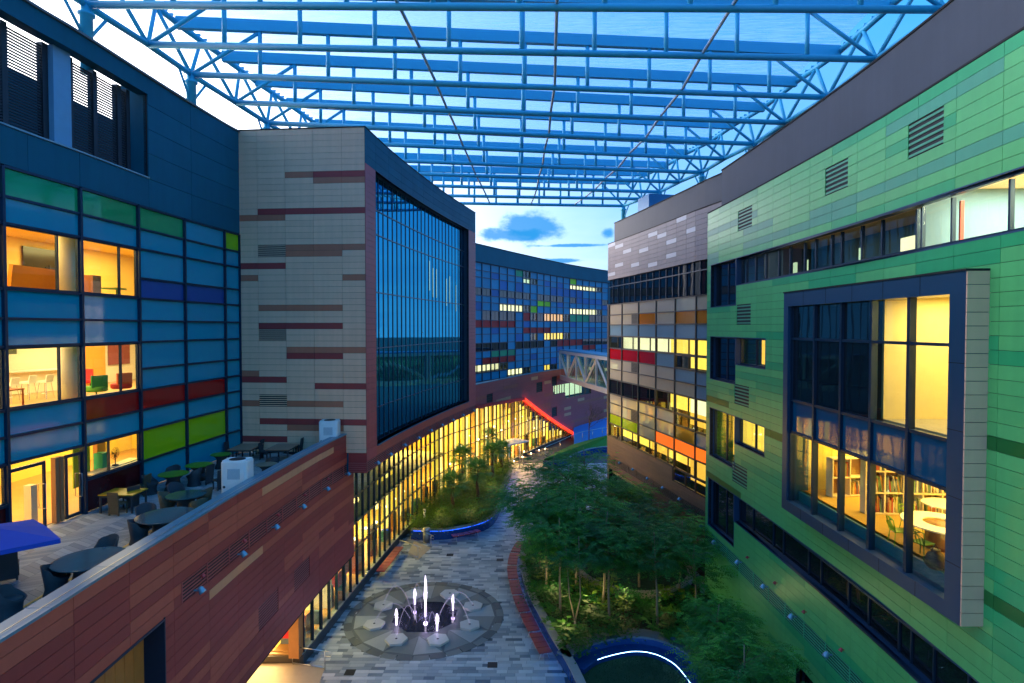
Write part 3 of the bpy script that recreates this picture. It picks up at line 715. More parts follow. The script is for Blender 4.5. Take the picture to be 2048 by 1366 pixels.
for t in (0.42, 0.55, 0.68, 0.82):
    s = g0 + (gEnd-g0)*t; lamp('hall_lamp', FG_.p(s, 6.9 if t < 0.8 else 3.8, -3.6), 1300, (1.0, 0.62, 0.16), (4.0, 2.5), 0, podium)
FG_.slab('corner_pier', wood, podium, g0-0.55, g0, 0.5, 3.4, -0.5, 0.02)
# pendant lamps and dark furniture silhouettes inside the hall
random.seed(17)
for k in range(26):
    s = g0 + 3 + (gEnd-g0-9)*k/26; z = random.choice((2.6, 2.9, 3.1)) if s < FG_.s_px(885) else random.choice((3.0, 4.4, 5.2))
    if z < topz(s)-0.6: MB().lathe([(0.03, -0.10), (0.11, -0.05), (0.12, 0.03), (0.03, 0.09)], FG_.p(s, z, -0.75), 10).build('pendant_lamp', lit('pendant_globe', (1.0, 0.88, 0.60), 5.0), podium, True)
for k in range(22):
    s = g0 + 2 + (gEnd-g0-8)*k/22 + random.uniform(-.4, .4); h_ = random.choice((0.8, 1.0, 1.5, 2.0)); FG_.slab('hall_cabinet', [wood, mat('umber_cabinet', (0.10, 0.05, 0.02), 0.5), mat('teal_cabinet', (0.02, 0.16, 0.17), 0.5)][k % 3], podium, s, s+random.uniform(0.5, 1.3), 0.55, 0.55+h_, -0.95, -0.6)
# red furniture glimpsed through the glass
for x, y, c in ((700, 1150, (0.75, 0.03, 0.02)), (712, 1128, (0.75, 0.03, 0.02)), (610, 1245, (0.70, 0.02, 0.03)), (855, 1035, (0.01, 0.33, 0.38)), (835, 1050, (0.01, 0.30, 0.36))):
    s, z = FG_.hit(x, y); FG_.slab('hall_seat', mat('seat_%d' % int(c[0]*100), c, 0.5), podium, s-0.6, s+0.5, max(0.55, z-0.55), z+0.35, -1.4, -0.6)
# --- red wall of the far podium, with the tilted gable edge of the hall
sR0 = FG_.s_px(940); rR = [0.0 + 0.45*k for k in range(25)]
cR = [sR0] + [sR0 + 2.2*k for k in range(1, int((FG_.len-sR0)/2.2)+1)] + [FG_.len]
random.seed(3); patR = {}
for j in range(25):
    i = 0
    while i < 40:
        r = random.random(); m, ln = (tanc, random.choice((1, 2))) if r < 0.13 else (redc2, 2) if r < 0.3 else (pinkred, random.choice((2, 3, 4)))
        for k in range(ln): patR[(i+k, j)] = m
        i += ln
sW0, sW1 = FG_.s_px(1106), FG_.s_px(1182)
holesR = [(FG_.s_px(1106), FG_.s_px(1130), rR[16], rR[19]), (FG_.s_px(1130), FG_.s_px(1182), rR[14], rR[19])]
ventR = [(*sorted((FG_.s_px(a), FG_.s_px(b))), rR[j], rR[j+3]) for a, b, j in ((1072, 1084, 18), (1103, 1113, 19), (1103, 1113, 9), (972, 984, 18))]
pod2 = podium
clad(FG_, podium, rR, cR, holesR + ventR, lambda i, j, s, z: patR.get((i, j), pinkred), joint, 0.05, 0.08, 0.014, 40, cut=lambda s, z: z < topz(s)+0.1 if s < FG_.s_px(1147) else False)
for v_ in ventR: vent(FG_, podium, *v_, louvd, 5, 0.06)
for a, b, c, d in holesR:
    window(FG_, podium, a, b, c, d, [a+(b-a)*k/5 for k in range(1, 5)], clear, frame2, -0.12, 0.05); litbox(FG_, podium, a, b, c, d, litG, 1.4)
redneon = mat('lit_red_edge', (0.7, 0.02, 0.01), 0.4, emit=(1.0, 0.05, 0.02), estr=0.9)
redfas = mat('red_fascia', (0.50, 0.012, 0.02), 0.4)
sA, sB = FG_.s_px(1043), FG_.s_px(1147)
def bar(F, name, m, parent, pts, h, o0, o1):
    v = []; f = []
    for s, z in pts: v += [F.p(s, z, o0), F.p(s, z, o1), F.p(s, z+h, o1), F.p(s, z+h, o0)]
    for i in range(len(pts)-1):
        a = 4*i; b = a+4; f += [(a+j, a+(j+1) % 4, b+(j+1) % 4, b+j) for j in range(4)]
    k = 4*(len(pts)-1); f += [(0, 1, 2, 3), (k+3, k+2, k+1, k)]
    return mesh(name, v, f, m, parent)
bar(FG_, 'hall_fascia', redfas, podium, [(sR0+(sA-sR0)*k/10, topz(sR0+(sA-sR0)*k/10)) for k in range(11)], 0.35, 0.0, 0.5)
bar(FG_, 'hall_gable_edge', redneon, podium, [(sA+(sB-sA)*k/10, topz(sA+(sB-sA)*k/10-0.01) if k else 7.65) for k in range(11)], 0.30, 0.0, 0.55)
FG_.strip('parapet_coping', cop, podium, sR0, FG_.len, 10.8, 10.87, -0.4, 0.14)
# flat roof of the far podium
v = []; f = []; n = 20
for i in range(n+1):
    t = sR0-4 + (FG_.len-sR0+4)*i/n; v += [FG_.p(t, 9.75, 0.04), FG_.p(t, 9.75, -14)]
for i in range(n): f.append((2*i, 2*i+1, 2*i+3, 2*i+2))
mesh('terrace_roof', v, f, mat('grey_roof_deck', (0.16, 0.17, 0.18), 0.7, var=0.3), podium)
# ================================================================ far building closing the courtyard
farb = thing('curved_building', (4, 92, 9.75), 'distant curved blue glass building with coloured panels behind the footbridge', 'building')
rowsF = [25.6, 24.6, 23.7, 22.3, 21.3, 20.4, 19.3, 18.0, 17.0, 16.1, 14.9, 13.8, 12.9, 12.0, 10.9, 9.8]
sF0, sF1 = FF.s_px(945), FF.s_px(1216)
colF = [sF0 + (sF1-sF0)*k/19 for k in range(20)]; colF = [FF.s_px(940)-6] + colF
# lit cells: (row, first col px, last col px, material)
litF = {}
tealF = mat('far_blue_panel', (0.003, 0.22, 0.40), 0.45, spec=0.25, rnd=0.12); bluF = mat('far_deep_blue_panel', (0.004, 0.12, 0.36), 0.45, spec=0.25, rnd=0.12)
def setF(y, x0, x1, m, store):
    for i in range(len(colF)-1):
        sm = (colF[i]+colF[i+1])/2; p = FF.p(sm, 0); X = 1024 + FPX*p.x/p.y
        if x0 <= X <= x1:
            z = FF.hit(X, y)[1]
            j = next((j for j in range(len(rowsF)-1) if rowsF[j+1] <= z < rowsF[j]), None)
            if j is not None: store[(i, j)] = m
redF = mat('far_red_panel', (0.48, 0.008, 0.012), 0.45, spec=0.25, rnd=0.15); limeF = mat('far_lime_panel', (0.36, 0.62, 0.01), 0.45, spec=0.25, rnd=0.15); greenF = mat('far_green_panel', (0.01, 0.30, 0.14), 0.45, spec=0.25, rnd=0.15)
colr = {}
for y, a, b in ((612, 1020, 1105),): setF(y, a, b, limeF, colr)
for y, a, b in ((558, 1140, 1200), (655, 950, 960)): setF(y, a, b, limeF, colr)
for y, a, b in ((660, 1045, 1100), (646, 950, 1025), (690, 1120, 1190), (636, 1045, 1064), (722, 960, 1025)): setF(y, a, b, redF, colr)
for y, a, b in ((545, 1024, 1085), (703, 985, 1025), (640, 1142, 1180)): setF(y, a, b, greenF, colr)
for y, a, b in ((580, 980, 1010), (590, 1105, 1160), (605, 1150, 1200), (575, 1105, 1130)): setF(y, a, b, bluF, colr)
for y, a, b, m in ((565, 1052, 1078, litG), (576, 1142, 1200, litP), (628, 1142, 1200, litP), (620, 1002, 1062, litP), (740, 1085, 1110, litY), (555, 1052, 1066, litG), (627, 1066, 1080, litO), (630, 1085, 1135, litO), (678, 1066, 1080, litY), (678, 1085, 1135, litY), (740, 950, 1062, litP)):
    setF(y, a, b, m, litF)
for i in range(len(colF)-1):
    a, b = colF[i], colF[i+1]
    for j in range(len(rowsF)-1):
        z1, z0 = rowsF[j], rowsF[j+1]
        if (i, j) in litF:
            FF.slab('window', frame, farb, a+0.05, b-0.05, z0+0.05, z0+0.11, -0.14, 0.0)
            for k in (0, 1): FF.slab('pane', clear, farb, a+0.06+(b-a)*0.5*k, a-0.06+(b-a)*(0.5+0.5*k), z0+0.11, z1-0.06, -0.10, -0.08)
            FF.slab('window_frame', frame, farb, (a+b)/2-0.06, (a+b)/2+0.06, z0+0.11, z1-0.06, -0.14, 0.0)
            litbox(FF, farb, a+0.05, b-0.05, z0+0.1, z1-0.05, litF[(i, j)], 0.9)
        elif j in (3, 6, 10) and (i*7+j*3) % 5 != 0 and (i, j) not in colr:
            FF.slab('pane', dimglass, farb, a+0.05, (a+b)/2-0.04, z0+0.05, z1-0.05, -0.12, -0.03); FF.slab('pane', dimglass, farb, (a+b)/2+0.04, b-0.05, z0+0.05, z1-0.05, -0.12, -0.03)
        else:
            FF.slab('spandrel_panel', colr.get((i, j), tealF if (i*3+j*5) % 7 else bluF), farb, a+0.05, b-0.05, z0+0.05, z1-0.05, -0.12, -0.03)
for s in colF: FF.slab('mullion', frame, farb, s-0.06, s+0.06, 9.8, 25.6, -0.14, 0.08)
for z in rowsF: FF.strip('transom', frame, farb, colF[0], colF[-1], z-0.05, z+0.05, -0.13, 0.05, 3.0)
FF.strip('roof_fascia', greyc, farb, colF[0], FF.len, 25.66, 27.9, -0.3, 0.3, 2.0)
FF.strip('roof_coping', joint, farb, colF[0], FF.len, 27.9, 28.0, -0.5, 0.36, 2.0)
FF.strip('dark_core', louvd, farb, colF[0], FF.len, 9.8, 25.6, -1.7, -1.5, 3.0)
FF.strip('end_wall', greyc, farb, colF[-1]+0.1, FF.len, 9.8, 25.6, -0.3, 0.05, 2.0)
shell(FF, farb, colF[0], FF.len, 0.0, 27.8, 10.0, greyc)

# ================================================================ footbridge
A = Vector((7.1, 87.0)); B = Vector((11.9, 63.0)); dB = (B-A); LB = dB.length; uB = dB.normalized(); angB = atan2(uB.y, uB.x); nB = Vector((uB.y, -uB.x))
if nB.y > 0: nB = -nB
bridge = thing('footbridge', (A.x, A.y, 9.7), 'glazed white steel truss footbridge linking the far building to the brown block', 'bridge')
bst = mat('pale_bridge_steel', (0.52, 0.50, 0.50), 0.45, var=0.06)
def bp(t, z, o=0.0): q = A + uB*t + nB*o; return Vector((q.x, q.y, z))
wB = 2.6
def bbox_(name, m, t0, t1, z0, z1, o0, o1, par=bridge):
    c = bp((t0+t1)/2, (z0+z1)/2, (o0+o1)/2); return box(name, m, par, c, (t1-t0, abs(o1-o0), z1-z0), angB)
bbox_('bridge_floor', bst, 0, LB, 9.55, 9.8, -wB, 0.0); bbox_('bridge_roof', mat('blue_bridge_roof', (0.05, 0.20, 0.36), 0.4), 0, LB, 13.6, 13.75, -wB-0.1, 0.1)
for o in (0.0, -wB):
    bbox_('edge_beam', bst, 0, LB, 9.35, 9.95, o-0.14, o+0.16); bbox_('edge_beam', bst, 0, LB, 13.2, 13.6, o-0.14, o+0.16)
    nb = 6
    for k in range(nb+1):
        t = LB*k/nb; bbox_('bridge_post', bst, max(0, t-0.13), min(LB, t+0.13), 9.95, 13.2, o-0.1, o+0.12)
        if k < nb:
            z0, z1 = (9.95, 13.2) if k % 2 else (13.2, 9.95)
            mb = MB(); mb.tube([bp(t, z0, o), bp(t+LB/nb, z1, o)], 0.17, 4); mb.build('bridge_diagonal', bst, bridge)
            bbox_('bridge_pane', tinted, t+0.14, t+LB/nb-0.14, 9.95, 13.2, o-0.16, o-0.145)
lamp('bridge_lamp', bp(LB*0.25, 13.1, -wB/2), 60, (1.0, 0.85, 0.5), (4, 1), angB, bridge)
bbox_('bridge_end_panel', litA, 0.3, 1.0, 9.9, 12.2, -wB+0.2, -wB+0.3)

# ================================================================ brown block on the right, beyond the green building
brown = thing('brown_building', (11, 48, 0), 'taupe and brown clad block with coloured glazing right of the footbridge', 'building')
e0 = FM.s_px(1402)-2.5; e1 = FM.len
rM = [21.6 + 0.35*k for k in range(11)]
cM = [e0] + [FM.s_px(x) for x in (1390, 1372, 1352, 1332, 1314, 1296, 1278, 1262, 1246, 1230)] + [e1]
cM = sorted(set(cM)); wp = {(1, 6), (2, 9), (3, 5), (3, 2), (5, 8), (5, 1), (6, 5), (7, 2), (8, 6), (9, 8), (9, 3), (10, 1), (11, 9), (4, 7), (10, 9)}
clad(FM, brown, rM, cM, [], lambda i, j, s, z: brnw if (i, j) in wp else brn, joint, 0.0, 0.03, 0.018)
FM.strip('roof_parapet', greyc2, brown, e0, e1-0.3, 25.1, 27.1, -0.9, -0.5); FM.strip('parapet_ledge', joint, brown, e0, e1, 25.1, 25.16, -0.9, 0.05); FM.strip('roof_coping', joint, brown, e0, e1-0.3, 27.1, 27.17, -1.0, -0.45)
# dark strip of windows under the taupe band
cm2 = [e0] + [FM.s_px(x) for x in (1396, 1382, 1368, 1354, 1341, 1328, 1315, 1302, 1290, 1278, 1266, 1255, 1244, 1233, 1223)] + [e1-0.1]
cm2 = sorted(cm2)
for a, b in zip(cm2, cm2[1:]):
    FM.slab('window_pane', dimglass, brown, a+0.03, b-0.03, 19.3, 20.9, -0.22, -0.2); FM.slab('window_pane', dimglass, brown, a+0.03, b-0.03, 20.98, 21.55, -0.22, -0.2)
    FM.slab('mullion', frame, brown, a-0.03, a+0.03, 19.25, 21.6, -0.24, -0.12)
FM.strip('transom', frame, brown, e0, e1, 20.9, 20.98, -0.24, -0.12)
# coloured curtain wall
rowM = [19.2, 18.2, 17.25, 16.2, 15.0, 13.95, 13.0, 12.05, 10.6, 9.7, 8.7, 7.75, 6.45]
colM = [FM.s_px(x) for x in (1219, 1244, 1277, 1312, 1350, 1392)] + [e0]
lightgl = wavy('warm_reflection_glass', (0.52, 0.43, 0.30), 0.03, 1.9, 0.16)  # warm reflection of the golden hall is painted into the pane colour
litR = lit('red_orange_blind', (1.0, 0.16, 0.01), 0.55); matM = {(0, 0): lightgl, (0, 1): lightgl, (0, 2): lightgl, (0, 3): lightgl, (0, 4): lightgl, (0, 5): lightgl, (1, 0): lightgl, (1, 1): lightgl, (1, 2): orangep, (1, 3): lightgl, (1, 4): orangep, (1, 5): orangep,
        (4, 0): redp, (4, 1): redp, (4, 2): redp, (8, 0): lightgl, (8, 1): lightgl, (8, 2): lightgl, (9, 0): lightgl, (9, 1): lightgl, (9, 2): lightgl, (9, 3): lightgl, (10, 0): limep, (10, 1): limep, (10, 2): lightgl, (10, 3): litR, (10, 4): litR, (10, 5): litR,
        (8, 4): litA, (9, 4): orangep, (5, 0): lightgl, (5, 1): lightgl, (5, 2): lightgl, (5, 3): lightgl, (6, 0): lightgl, (6, 1): lightgl, (6, 2): lightgl, (6, 3): lightgl, (6, 4): lightgl}
litM = {(3, 0): litP, (3, 1): litP, (3, 2): litP, (3, 3): litY, (3, 4): litY, (3, 5): litY, (4, 4): litY, (4, 5): litY, (7, 3): litY, (7, 4): litP, (7, 5): litY, (8, 4): litA, (8, 5): litA, (11, 0): litY, (11, 1): litY, (11, 2): litA, (11, 3): litA, (11, 4): litA, (11, 5): litA}
for i in range(len(colM)-1):
    a, b = sorted((colM[i], colM[i+1]))
    for j in range(12):
        z1, z0 = rowM[j], rowM[j+1]
        if (j, i) in litM:
            window(FM, brown, a+0.04, b-0.04, z0+0.04, z1-0.04, [a+(b-a)*0.35], clear, frame2, -0.06, 0.05); litbox(FM, brown, a, b, z0, z1, litM[(j, i)], 1.0)
        elif j == 7:
            window(FM, brown, a+0.04, b-0.04, z0+0.04, z1-0.04, [a+(b-a)*0.35], dimglass, frame2, -0.06, 0.05)
        else: FM.slab('spandrel_panel', matM.get((j, i), greyp), brown, a+0.04, b-0.04, z0+0.04, z1-0.04, -0.10, -0.03)
for s in colM: FM.slab('mullion', frame2, brown, s-0.05, s+0.05, 6.45, 19.2, -0.12, 0.06)
for z in rowM: FM.strip('transom', frame2, brown, min(colM), max(colM), z-0.04, z+0.04, -0.11, 0.045)
FM.slab('corner_post', frame2, brown, max(colM)+0.05, e1, 6.4, 19.25, -0.3, 0.08)
for j, i in ((1, 1), (5, 1), (9, 1)):
    a, b = sorted((colM[i], colM[i+1])); z0, z1 = rowM[j+1]+0.06, rowM[j]-0.06
    v_ = FM.slab('vent', black, brown, a+0.06, a+(b-a)*0.42, z0, z1, -0.03, -0.012)
    for k in range(7): FM.slab('vent_blade', frame2, v_, a+0.06, a+(b-a)*0.42, z0+(z1-z0)*k/7+0.02, z0+(z1-z0)*(k+0.5)/7, -0.012, 0.01)
# lower brown wall: stepped top, louvre band, ground-floor windows
stepS = FM.s_px(1347)
rB = [0.3*k for k in range(22)]; rB[-1] = 6.4
cB = sorted([e0] + [FM.s_px(x) for x in (1390, 1365, 1347, 1322, 1298, 1275, 1252, 1232)] + [e1])
hB = [(e0, stepS, 5.4, 6.4), (e0, e1, 3.9, 4.5), (FM.s_px(1306), e1-0.5, 1.2, 3.3), (e0, FM.s_px(1345), 0.3, 2.1)]
clad(FM, brown, rB, cB, hB, lambda i, j, s, z: brnl, joint, 0.0, 0.03, 0.010)
ribs(FM, brown, e0, e1, 3.92, 4.48, louvb, 6, 1.6)
window(FM, brown, e0, stepS-0.05, 5.42, 6.42, [FM.s_px(1392), FM.s_px(1372)], clear, frame2, -0.06, 0.06); litbox(FM, brown, e0, stepS, 5.4, 6.45, litA, 1.2)
reveal(FM, brown, FM.s_px(1306), e1-0.5, 1.2, 3.3, black, -0.5)
window(FM, brown, FM.s_px(1306), e1-0.5, 1.2, 3.3, [FM.s_px(x) for x in (1296, 1276, 1264, 1244, 1234)], dimglass, frame2, -0.4, 0.07)
FM.slab('blind_strip', mat('cream_blind', (0.5, 0.40, 0.24), 0.7), brown, FM.s_px(1306), e1-0.5, 2.85, 3.28, -0.32, -0.30)
reveal(FM, brown, e0, FM.s_px(1345), 0.3, 2.1, black, -0.5)
window(FM, brown, e0, FM.s_px(1345), 0.3, 2.1, [FM.s_px(1388)], dimglass, frame2, -0.4, 0.07)
FM.slab('blind_strip', mat('cream_blind', (0.5, 0.40, 0.24), 0.7), brown, e0, FM.s_px(1345), 1.55, 2.08, -0.32, -0.30)
FM.strip('ground_skirt', brnl, brown, e0, e1, 0.0, 0.3, -0.3, 0.05)
shell(FM, brown, e0, e1, 0.0, 25.0, 9.0, greyc2)
box('rooftop_screen', mat('blue_rooftop_screen', (0.02, 0.20, 0.42), 0.5), brown, (14.2, 56.5, 28.0), (3.4, 2.5, 3.0), 0.2)

# ================================================================ green building on the right
green = thing('green_building', (12, 22, 0), 'green panelled building with big framed oriel window on the right', 'building')
RH = 0.35; rGn = [0.35*k for k in range(69)]
cGn = [0.1]; Yj = 7.6
while cGn[-1] < FGR.len-1.7: cGn.append(cGn[-1]+1.62)
cGn.append(FGR.len)
def zrow(z): return rGn[min(range(69), key=lambda k: abs(rGn[k]-z))]
def px2(x): return FGR.s_px(x)
hol = []
zt_, zb_ = zrow(20.6), zrow(19.35); zd_ = zrow(18.3)
rib_r = (0.1, px2(1472), zb_, zt_); hol.append(rib_r)                    # ribbon window
rib_l = (px2(1472), px2(1422), zd_, zt_); hol.append(rib_l)
z2t, z2m, z2b = zrow(16.4), zrow(15.2), zrow(13.95)
hol += [(px2(1472), px2(1422), z2b, z2t), (px2(1532), px2(1472), z2m, z2t)]
z3t, z3m, z3b = zrow(12.35), zrow(11.0), zrow(9.6)
hol += [(px2(1472), px2(1422), z3b, z3t), (px2(1532), px2(1472), z3m, z3t)]
z4t, z4m, z4b = zrow(8.15), zrow(6.65), zrow(5.3)
hol += [(px2(1472), px2(1420), z4b, z4t), (0.1, px2(1472), z4m, z4t)]
zlr0, zlr1 = zrow(4.2), zrow(4.9)
hol.append((0.1, FGR.len, zlr0, zlr1))
zg0, zg1 = zrow(0.7), zrow(2.8); hol.append((0.1, px2(1600), zg0, zg1))
# oriel
oy0, oy1 = 14.43, 24.07
so0 = min(range(2000), key=lambda k: abs(FGR.xy(FGR.len*k/2000).y-oy0))*FGR.len/2000; so1 = min(range(2000), key=lambda k: abs(FGR.xy(FGR.len*k/2000).y-oy1))*FGR.len/2000
OZ0, OZ1 = 9.55, 18.4
hol.append((so0, so1, zrow(OZ0+0.25), zrow(OZ1-0.25)))
ventG = [(px2(a), px2(b), zrow(z), zrow(z)+3*RH) for a, b, z in ((1882, 1812, 21.9), (1693, 1648, 21.9), (1503, 1475, 21.9), (1502, 1474, 17.2), (1500, 1471, 13.0), (1498, 1468, 8.6))]
hol += ventG
random.seed(12); patG = {}
for j in range(68):
    i = 0
    while i < 20:
        r = random.random()
        m, ln = (grn2, random.choice((2, 3, 4))) if r < 0.16 else (grn3, random.choice((1, 2, 3))) if (r < 0.34 and j > 57) else (grn4, 3) if (r > 0.985) else (grn, random.choice((2, 3)))
        for k in range(ln): patG[(i+k, j)] = m
        i += ln
jj = rGn.index(zrow(18.95)); 
for i in range(6, 12): patG[(i, jj)] = grn2
jj = rGn.index(zrow(14.2))-1
for i in range(0, 6): patG[(i, jj)] = grn4
jj = rGn.index(zrow(10.2))-1
for i in range(0, 5): patG[(i, jj)] = grn2
clad(FGR, green, rGn, cGn, hol, lambda i, j, s, z: patG.get((i, j), grn), joint, 0.0, 0.03, 0.012)
for v_ in ventG: vent(FGR, green, *v_, grn3, 6, 0.025)
navy = mat('navy_reveal', (0.012, 0.055, 0.13), 0.45)
for q in (rib_r, rib_l, hol[2], hol[3], hol[4], hol[5], hol[6], hol[7]): reveal(FGR, green, *q, navy, -0.42)
def rib(q, xs, gm, tr=()): return window(FGR, green, *q, [px2(x) for x in xs], gm, frame, -0.30, 0.07, tr)
rib(rib_r, (1482, 1500, 1520, 1545, 1567, 1595, 1617, 1648, 1667, 1706, 1745, 1812, 1822, 1880, 1992), clear)
rib(rib_l, (1447,), dimglass)
rib(hol[2], (1446,), dimglass); rib(hol[3], (1503,), clear); rib(hol[4], (1446,), clear); rib(hol[5], (1503,), clear)
rib(hol[6], (1447,), dimglass); rib(hol[7], (1500, 1540, 1560, 1610, 1635, 1690, 1730, 1790, 1815, 1860, 1930, 2010), dimglass)
ribs(FGR, green, 0.1, FGR.len, zlr0, zlr1, louvg, 6, 1.62)
window(FGR, green, 0.1, px2(1600), zg0, zg1, [px2(1650), px2(1700)], dimglass, frame, -0.3, 0.08)
litbox(FGR, green, px2(1532), px2(1422), z3b, z3t, litY, 1.0, -0.4); litbox(FGR, green, px2(1532), px2(1472), z2m, z2t, litA, 1.0, -0.4)
# rooms behind the ribbon window: lit near end, dim far end
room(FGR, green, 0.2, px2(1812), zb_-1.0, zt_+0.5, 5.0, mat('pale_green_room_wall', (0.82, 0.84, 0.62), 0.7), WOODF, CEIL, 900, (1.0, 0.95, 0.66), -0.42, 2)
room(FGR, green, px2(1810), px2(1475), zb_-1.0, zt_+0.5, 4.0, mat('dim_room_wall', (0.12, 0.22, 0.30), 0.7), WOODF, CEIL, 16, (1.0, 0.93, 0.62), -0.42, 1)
FGR.slab('room_post', mat('red_post', (0.45, 0.05, 0.02), 0.5), green, px2(1845), px2(1842), zb_, zt_, -1.1, -1.0)
for x0_, x1_, m_ in ((1735, 1760, litP), (1660, 1667, litG), (1560, 1566, litG), (1540, 1546, litG)): FGR.slab('lit_screen', m_, green, px2(x1_), px2(x0_), zb_+0.15, zb_+0.75, -1.1, -1.05)
FGR.strip('roof_parapet', greyc2, green, 0.1, FGR.len-1.0, 23.8, 26.1, -0.8, -0.4); FGR.strip('roof_coping', joint, green, 0.1, FGR.len-1.0, 26.1, 26.17, -0.9, -0.36); FGR.strip('parapet_ledge', joint, green, 0.1, FGR.len, 23.8, 23.86, -0.8, 0.05)
MB().box((12.6+1.4, 31.6, 25.2), (2.5, 0.6, 2.9)).build('parapet_pier', greyc, green)
shell(FGR, green, 0.05, FGR.len, 0.0, 23.7, 9.5, greyc2)
mesh('end_wall', [FGR.p(FGR.len, z, o) for z in (0, 23.8) for o in (0.03, -9.0)], [(0, 1, 3, 2)], grn, green)
# --- oriel box: straight plan between Y 14.43 and 24.07, standing 0.85 m proud
OX = 11.17
FO = Fac([(OX, oy0), (OX, oy1)], -1, False)
orm = mat('slate_blue_frame_panel', (0.012, 0.058, 0.125), 0.35, 0.2, var=0.08)
def od(Y): return Y-oy0
yl = [od(11.17*FPX/(x-1024)) for x in (1896, 1809, 1734.7, 1674.7, 1622, 1576.6)]
yl[0] = 0.55; yl[-1] = FO.len-0.40
oriel = FO.strip('oriel_window', orm, green, 0.0, FO.len, OZ0, OZ0+0.42, -0.9, 0.0)        # bottom box member; the rest of the oriel hangs on it
FO.strip('oriel_head', orm, oriel, 0.0, FO.len, OZ1-0.55, OZ1, -0.9, 0.0)
FO.slab('oriel_jamb', orm, oriel, 0.0, yl[0]-0.02, OZ0+0.42, OZ1-0.55, -0.9, 0.0); FO.slab('oriel_jamb', orm, oriel, yl[-1]+0.02, FO.len, OZ0+0.42, OZ1-0.55, -0.9, 0.0)
FO.strip('oriel_flashing', joint, oriel, -0.05, FO.len, OZ1, OZ1+0.05, -0.9, 0.04)
k = 26; hh = (OZ1-OZ0)/k
for q in range(k): box('side_panel', beige, green, (OX+0.43, oy0-0.02, OZ0+hh*(q+0.5)), (0.84, 0.04, hh-0.016))
box('side_backing', joint, green, (OX+0.43, oy0+0.02, (OZ0+OZ1)/2), (0.82, 0.03, OZ1-OZ0))
for z in (11.0, 12.7, 14.4, 16.1): FO.slab('frame_joint', joint, oriel, 0.0, 0.53, z, z+0.02, -0.02, 0.004)
for q in range(1, 6):
    for z0_, z1_ in ((OZ0, OZ0+0.42), (OZ1-0.55, OZ1)): FO.slab('frame_joint', joint, oriel, FO.len*q/6, FO.len*q/6+0.02, z0_, z1_, -0.02, 0.004)
zo = [OZ0+0.42, 12.78, 14.07, 16.55, OZ1-0.55]
bluegl = wavy('blue_spandrel_mirror', (0.004, 0.075, 0.16), 0.03, 1.7, 0.14)
for q in range(5):
    a, b = yl[q], yl[q+1]
    for r in range(4):
        g_ = bluegl if r == 1 else (dimglass if (r >= 2 and q >= 2) else clear)
        FO.slab('oriel_pane', g_, green, a+0.05, b-0.05, zo[r]+0.04, zo[r+1]-0.04, -0.22, -0.20)
for q, s in enumerate(yl): FO.slab('oriel_mullion', frame, green, s-0.06, s+0.06, zo[0], zo[-1], -0.30, -0.10)
for z in zo[1:-1]: FO.strip('oriel_transom', frame, green, yl[0]+0.06, yl[-1]-0.06, z-0.045, z+0.045, -0.28, -0.12)
FO.strip('floor_edge', mat('teal_floor_edge', (0.006, 0.11, 0.17), 0.4), green, yl[0], yl[-1], OZ0+0.42, 10.35, -0.75, -0.5)
# library room and the room above it
room(FO, green, 0.2, FO.len-0.2, 10.35, 13.6, 7.5, YELW, mat('library_carpet', (0.52, 0.31, 0.05), 0.8, var=0.12), CEIL, 700, (1.0, 0.68, 0.18), -0.6, 2)
room(FO, green, 0.2, yl[2]+0.1, 14.1, 17.95, 4.5, mat('straw_room_wall', (0.78, 0.62, 0.26), 0.7), mat('room_slab', (0.4, 0.33, 0.2), 0.7), CEIL, 190, (1.0, 0.78, 0.34), -0.6, 1)
# ================================================================ canopy over the courtyard
cst = mat('blue_ambient_canopy_steel', (0.06, 0.47, 0.66), 0.40, 0.0, var=0.05, rnd=0.03)  # white steel with the blue ambient light put into its base colour
membr = bpy.data.materials.new('translucent_membrane'); membr.use_nodes = True
_t = membr.node_tree; _n = _t.nodes; _l = _t.links; _n.clear()
_o = _n.new('ShaderNodeOutputMaterial'); _m = _n.new('ShaderNodeMixShader'); _a = _n.new('ShaderNodeBsdfTransparent'); _b = _n.new('ShaderNodeBsdfTranslucent')
_g = _n.new('ShaderNodeNewGeometry'); _mp = _n.new('ShaderNodeMapping'); _mp.inputs['Scale'].default_value = (0.5, 5.0, 1.0); _no = _n.new('ShaderNodeTexNoise'); _no.inputs['Scale'].default_value = 1.4; _no.inputs['Detail'].default_value = 6
_l.new(_g.outputs['Position'], _mp.inputs[0]); _l.new(_mp.outputs[0], _no.inputs['Vector'])
_r = _n.new('ShaderNodeMapRange'); _r.inputs[1].default_value = 0.35; _r.inputs[2].default_value = 0.75; _r.inputs[3].default_value = 0.22; _r.inputs[4].default_value = 0.60; _l.new(_no.outputs[0], _r.inputs[0])
_a.inputs[0].default_value = (0.60, 0.80, 1.0, 1); _b.inputs[0].default_value = (0.42, 0.62, 0.95, 1)
_l.new(_r.outputs[0], _m.inputs[0]); _l.new(_a.outputs[0], _m.inputs[1]); _l.new(_b.outputs[0], _m.inputs[2]); _l.new(_m.outputs[0], _o.inputs[0])
ZL, ZU0, ZU1 = 30.3, 32.65, 33.25
LN = [at(x, y, ZL) for x, y in ((172, 9.5), (296, 89), (382, 149), (470.6, 205), (534, 246))] + [Vector((x, y, ZL)) for x, y in ((-15.3, 42.0), (-14.7, 46.2), (-13.9, 50.3), (-13.0, 54.6), (-12.0, 59), (-11.0, 62.6))]
RN = [at(x, y, ZL) for x, y in ((1890.6, 19.5), (1752.6, 119), (1655, 195), (1571, 245.5), (1509, 288), (1449, 317.6), (1404, 345), (1359, 364), (1320, 384), (1284, 398), (1247, 412))]
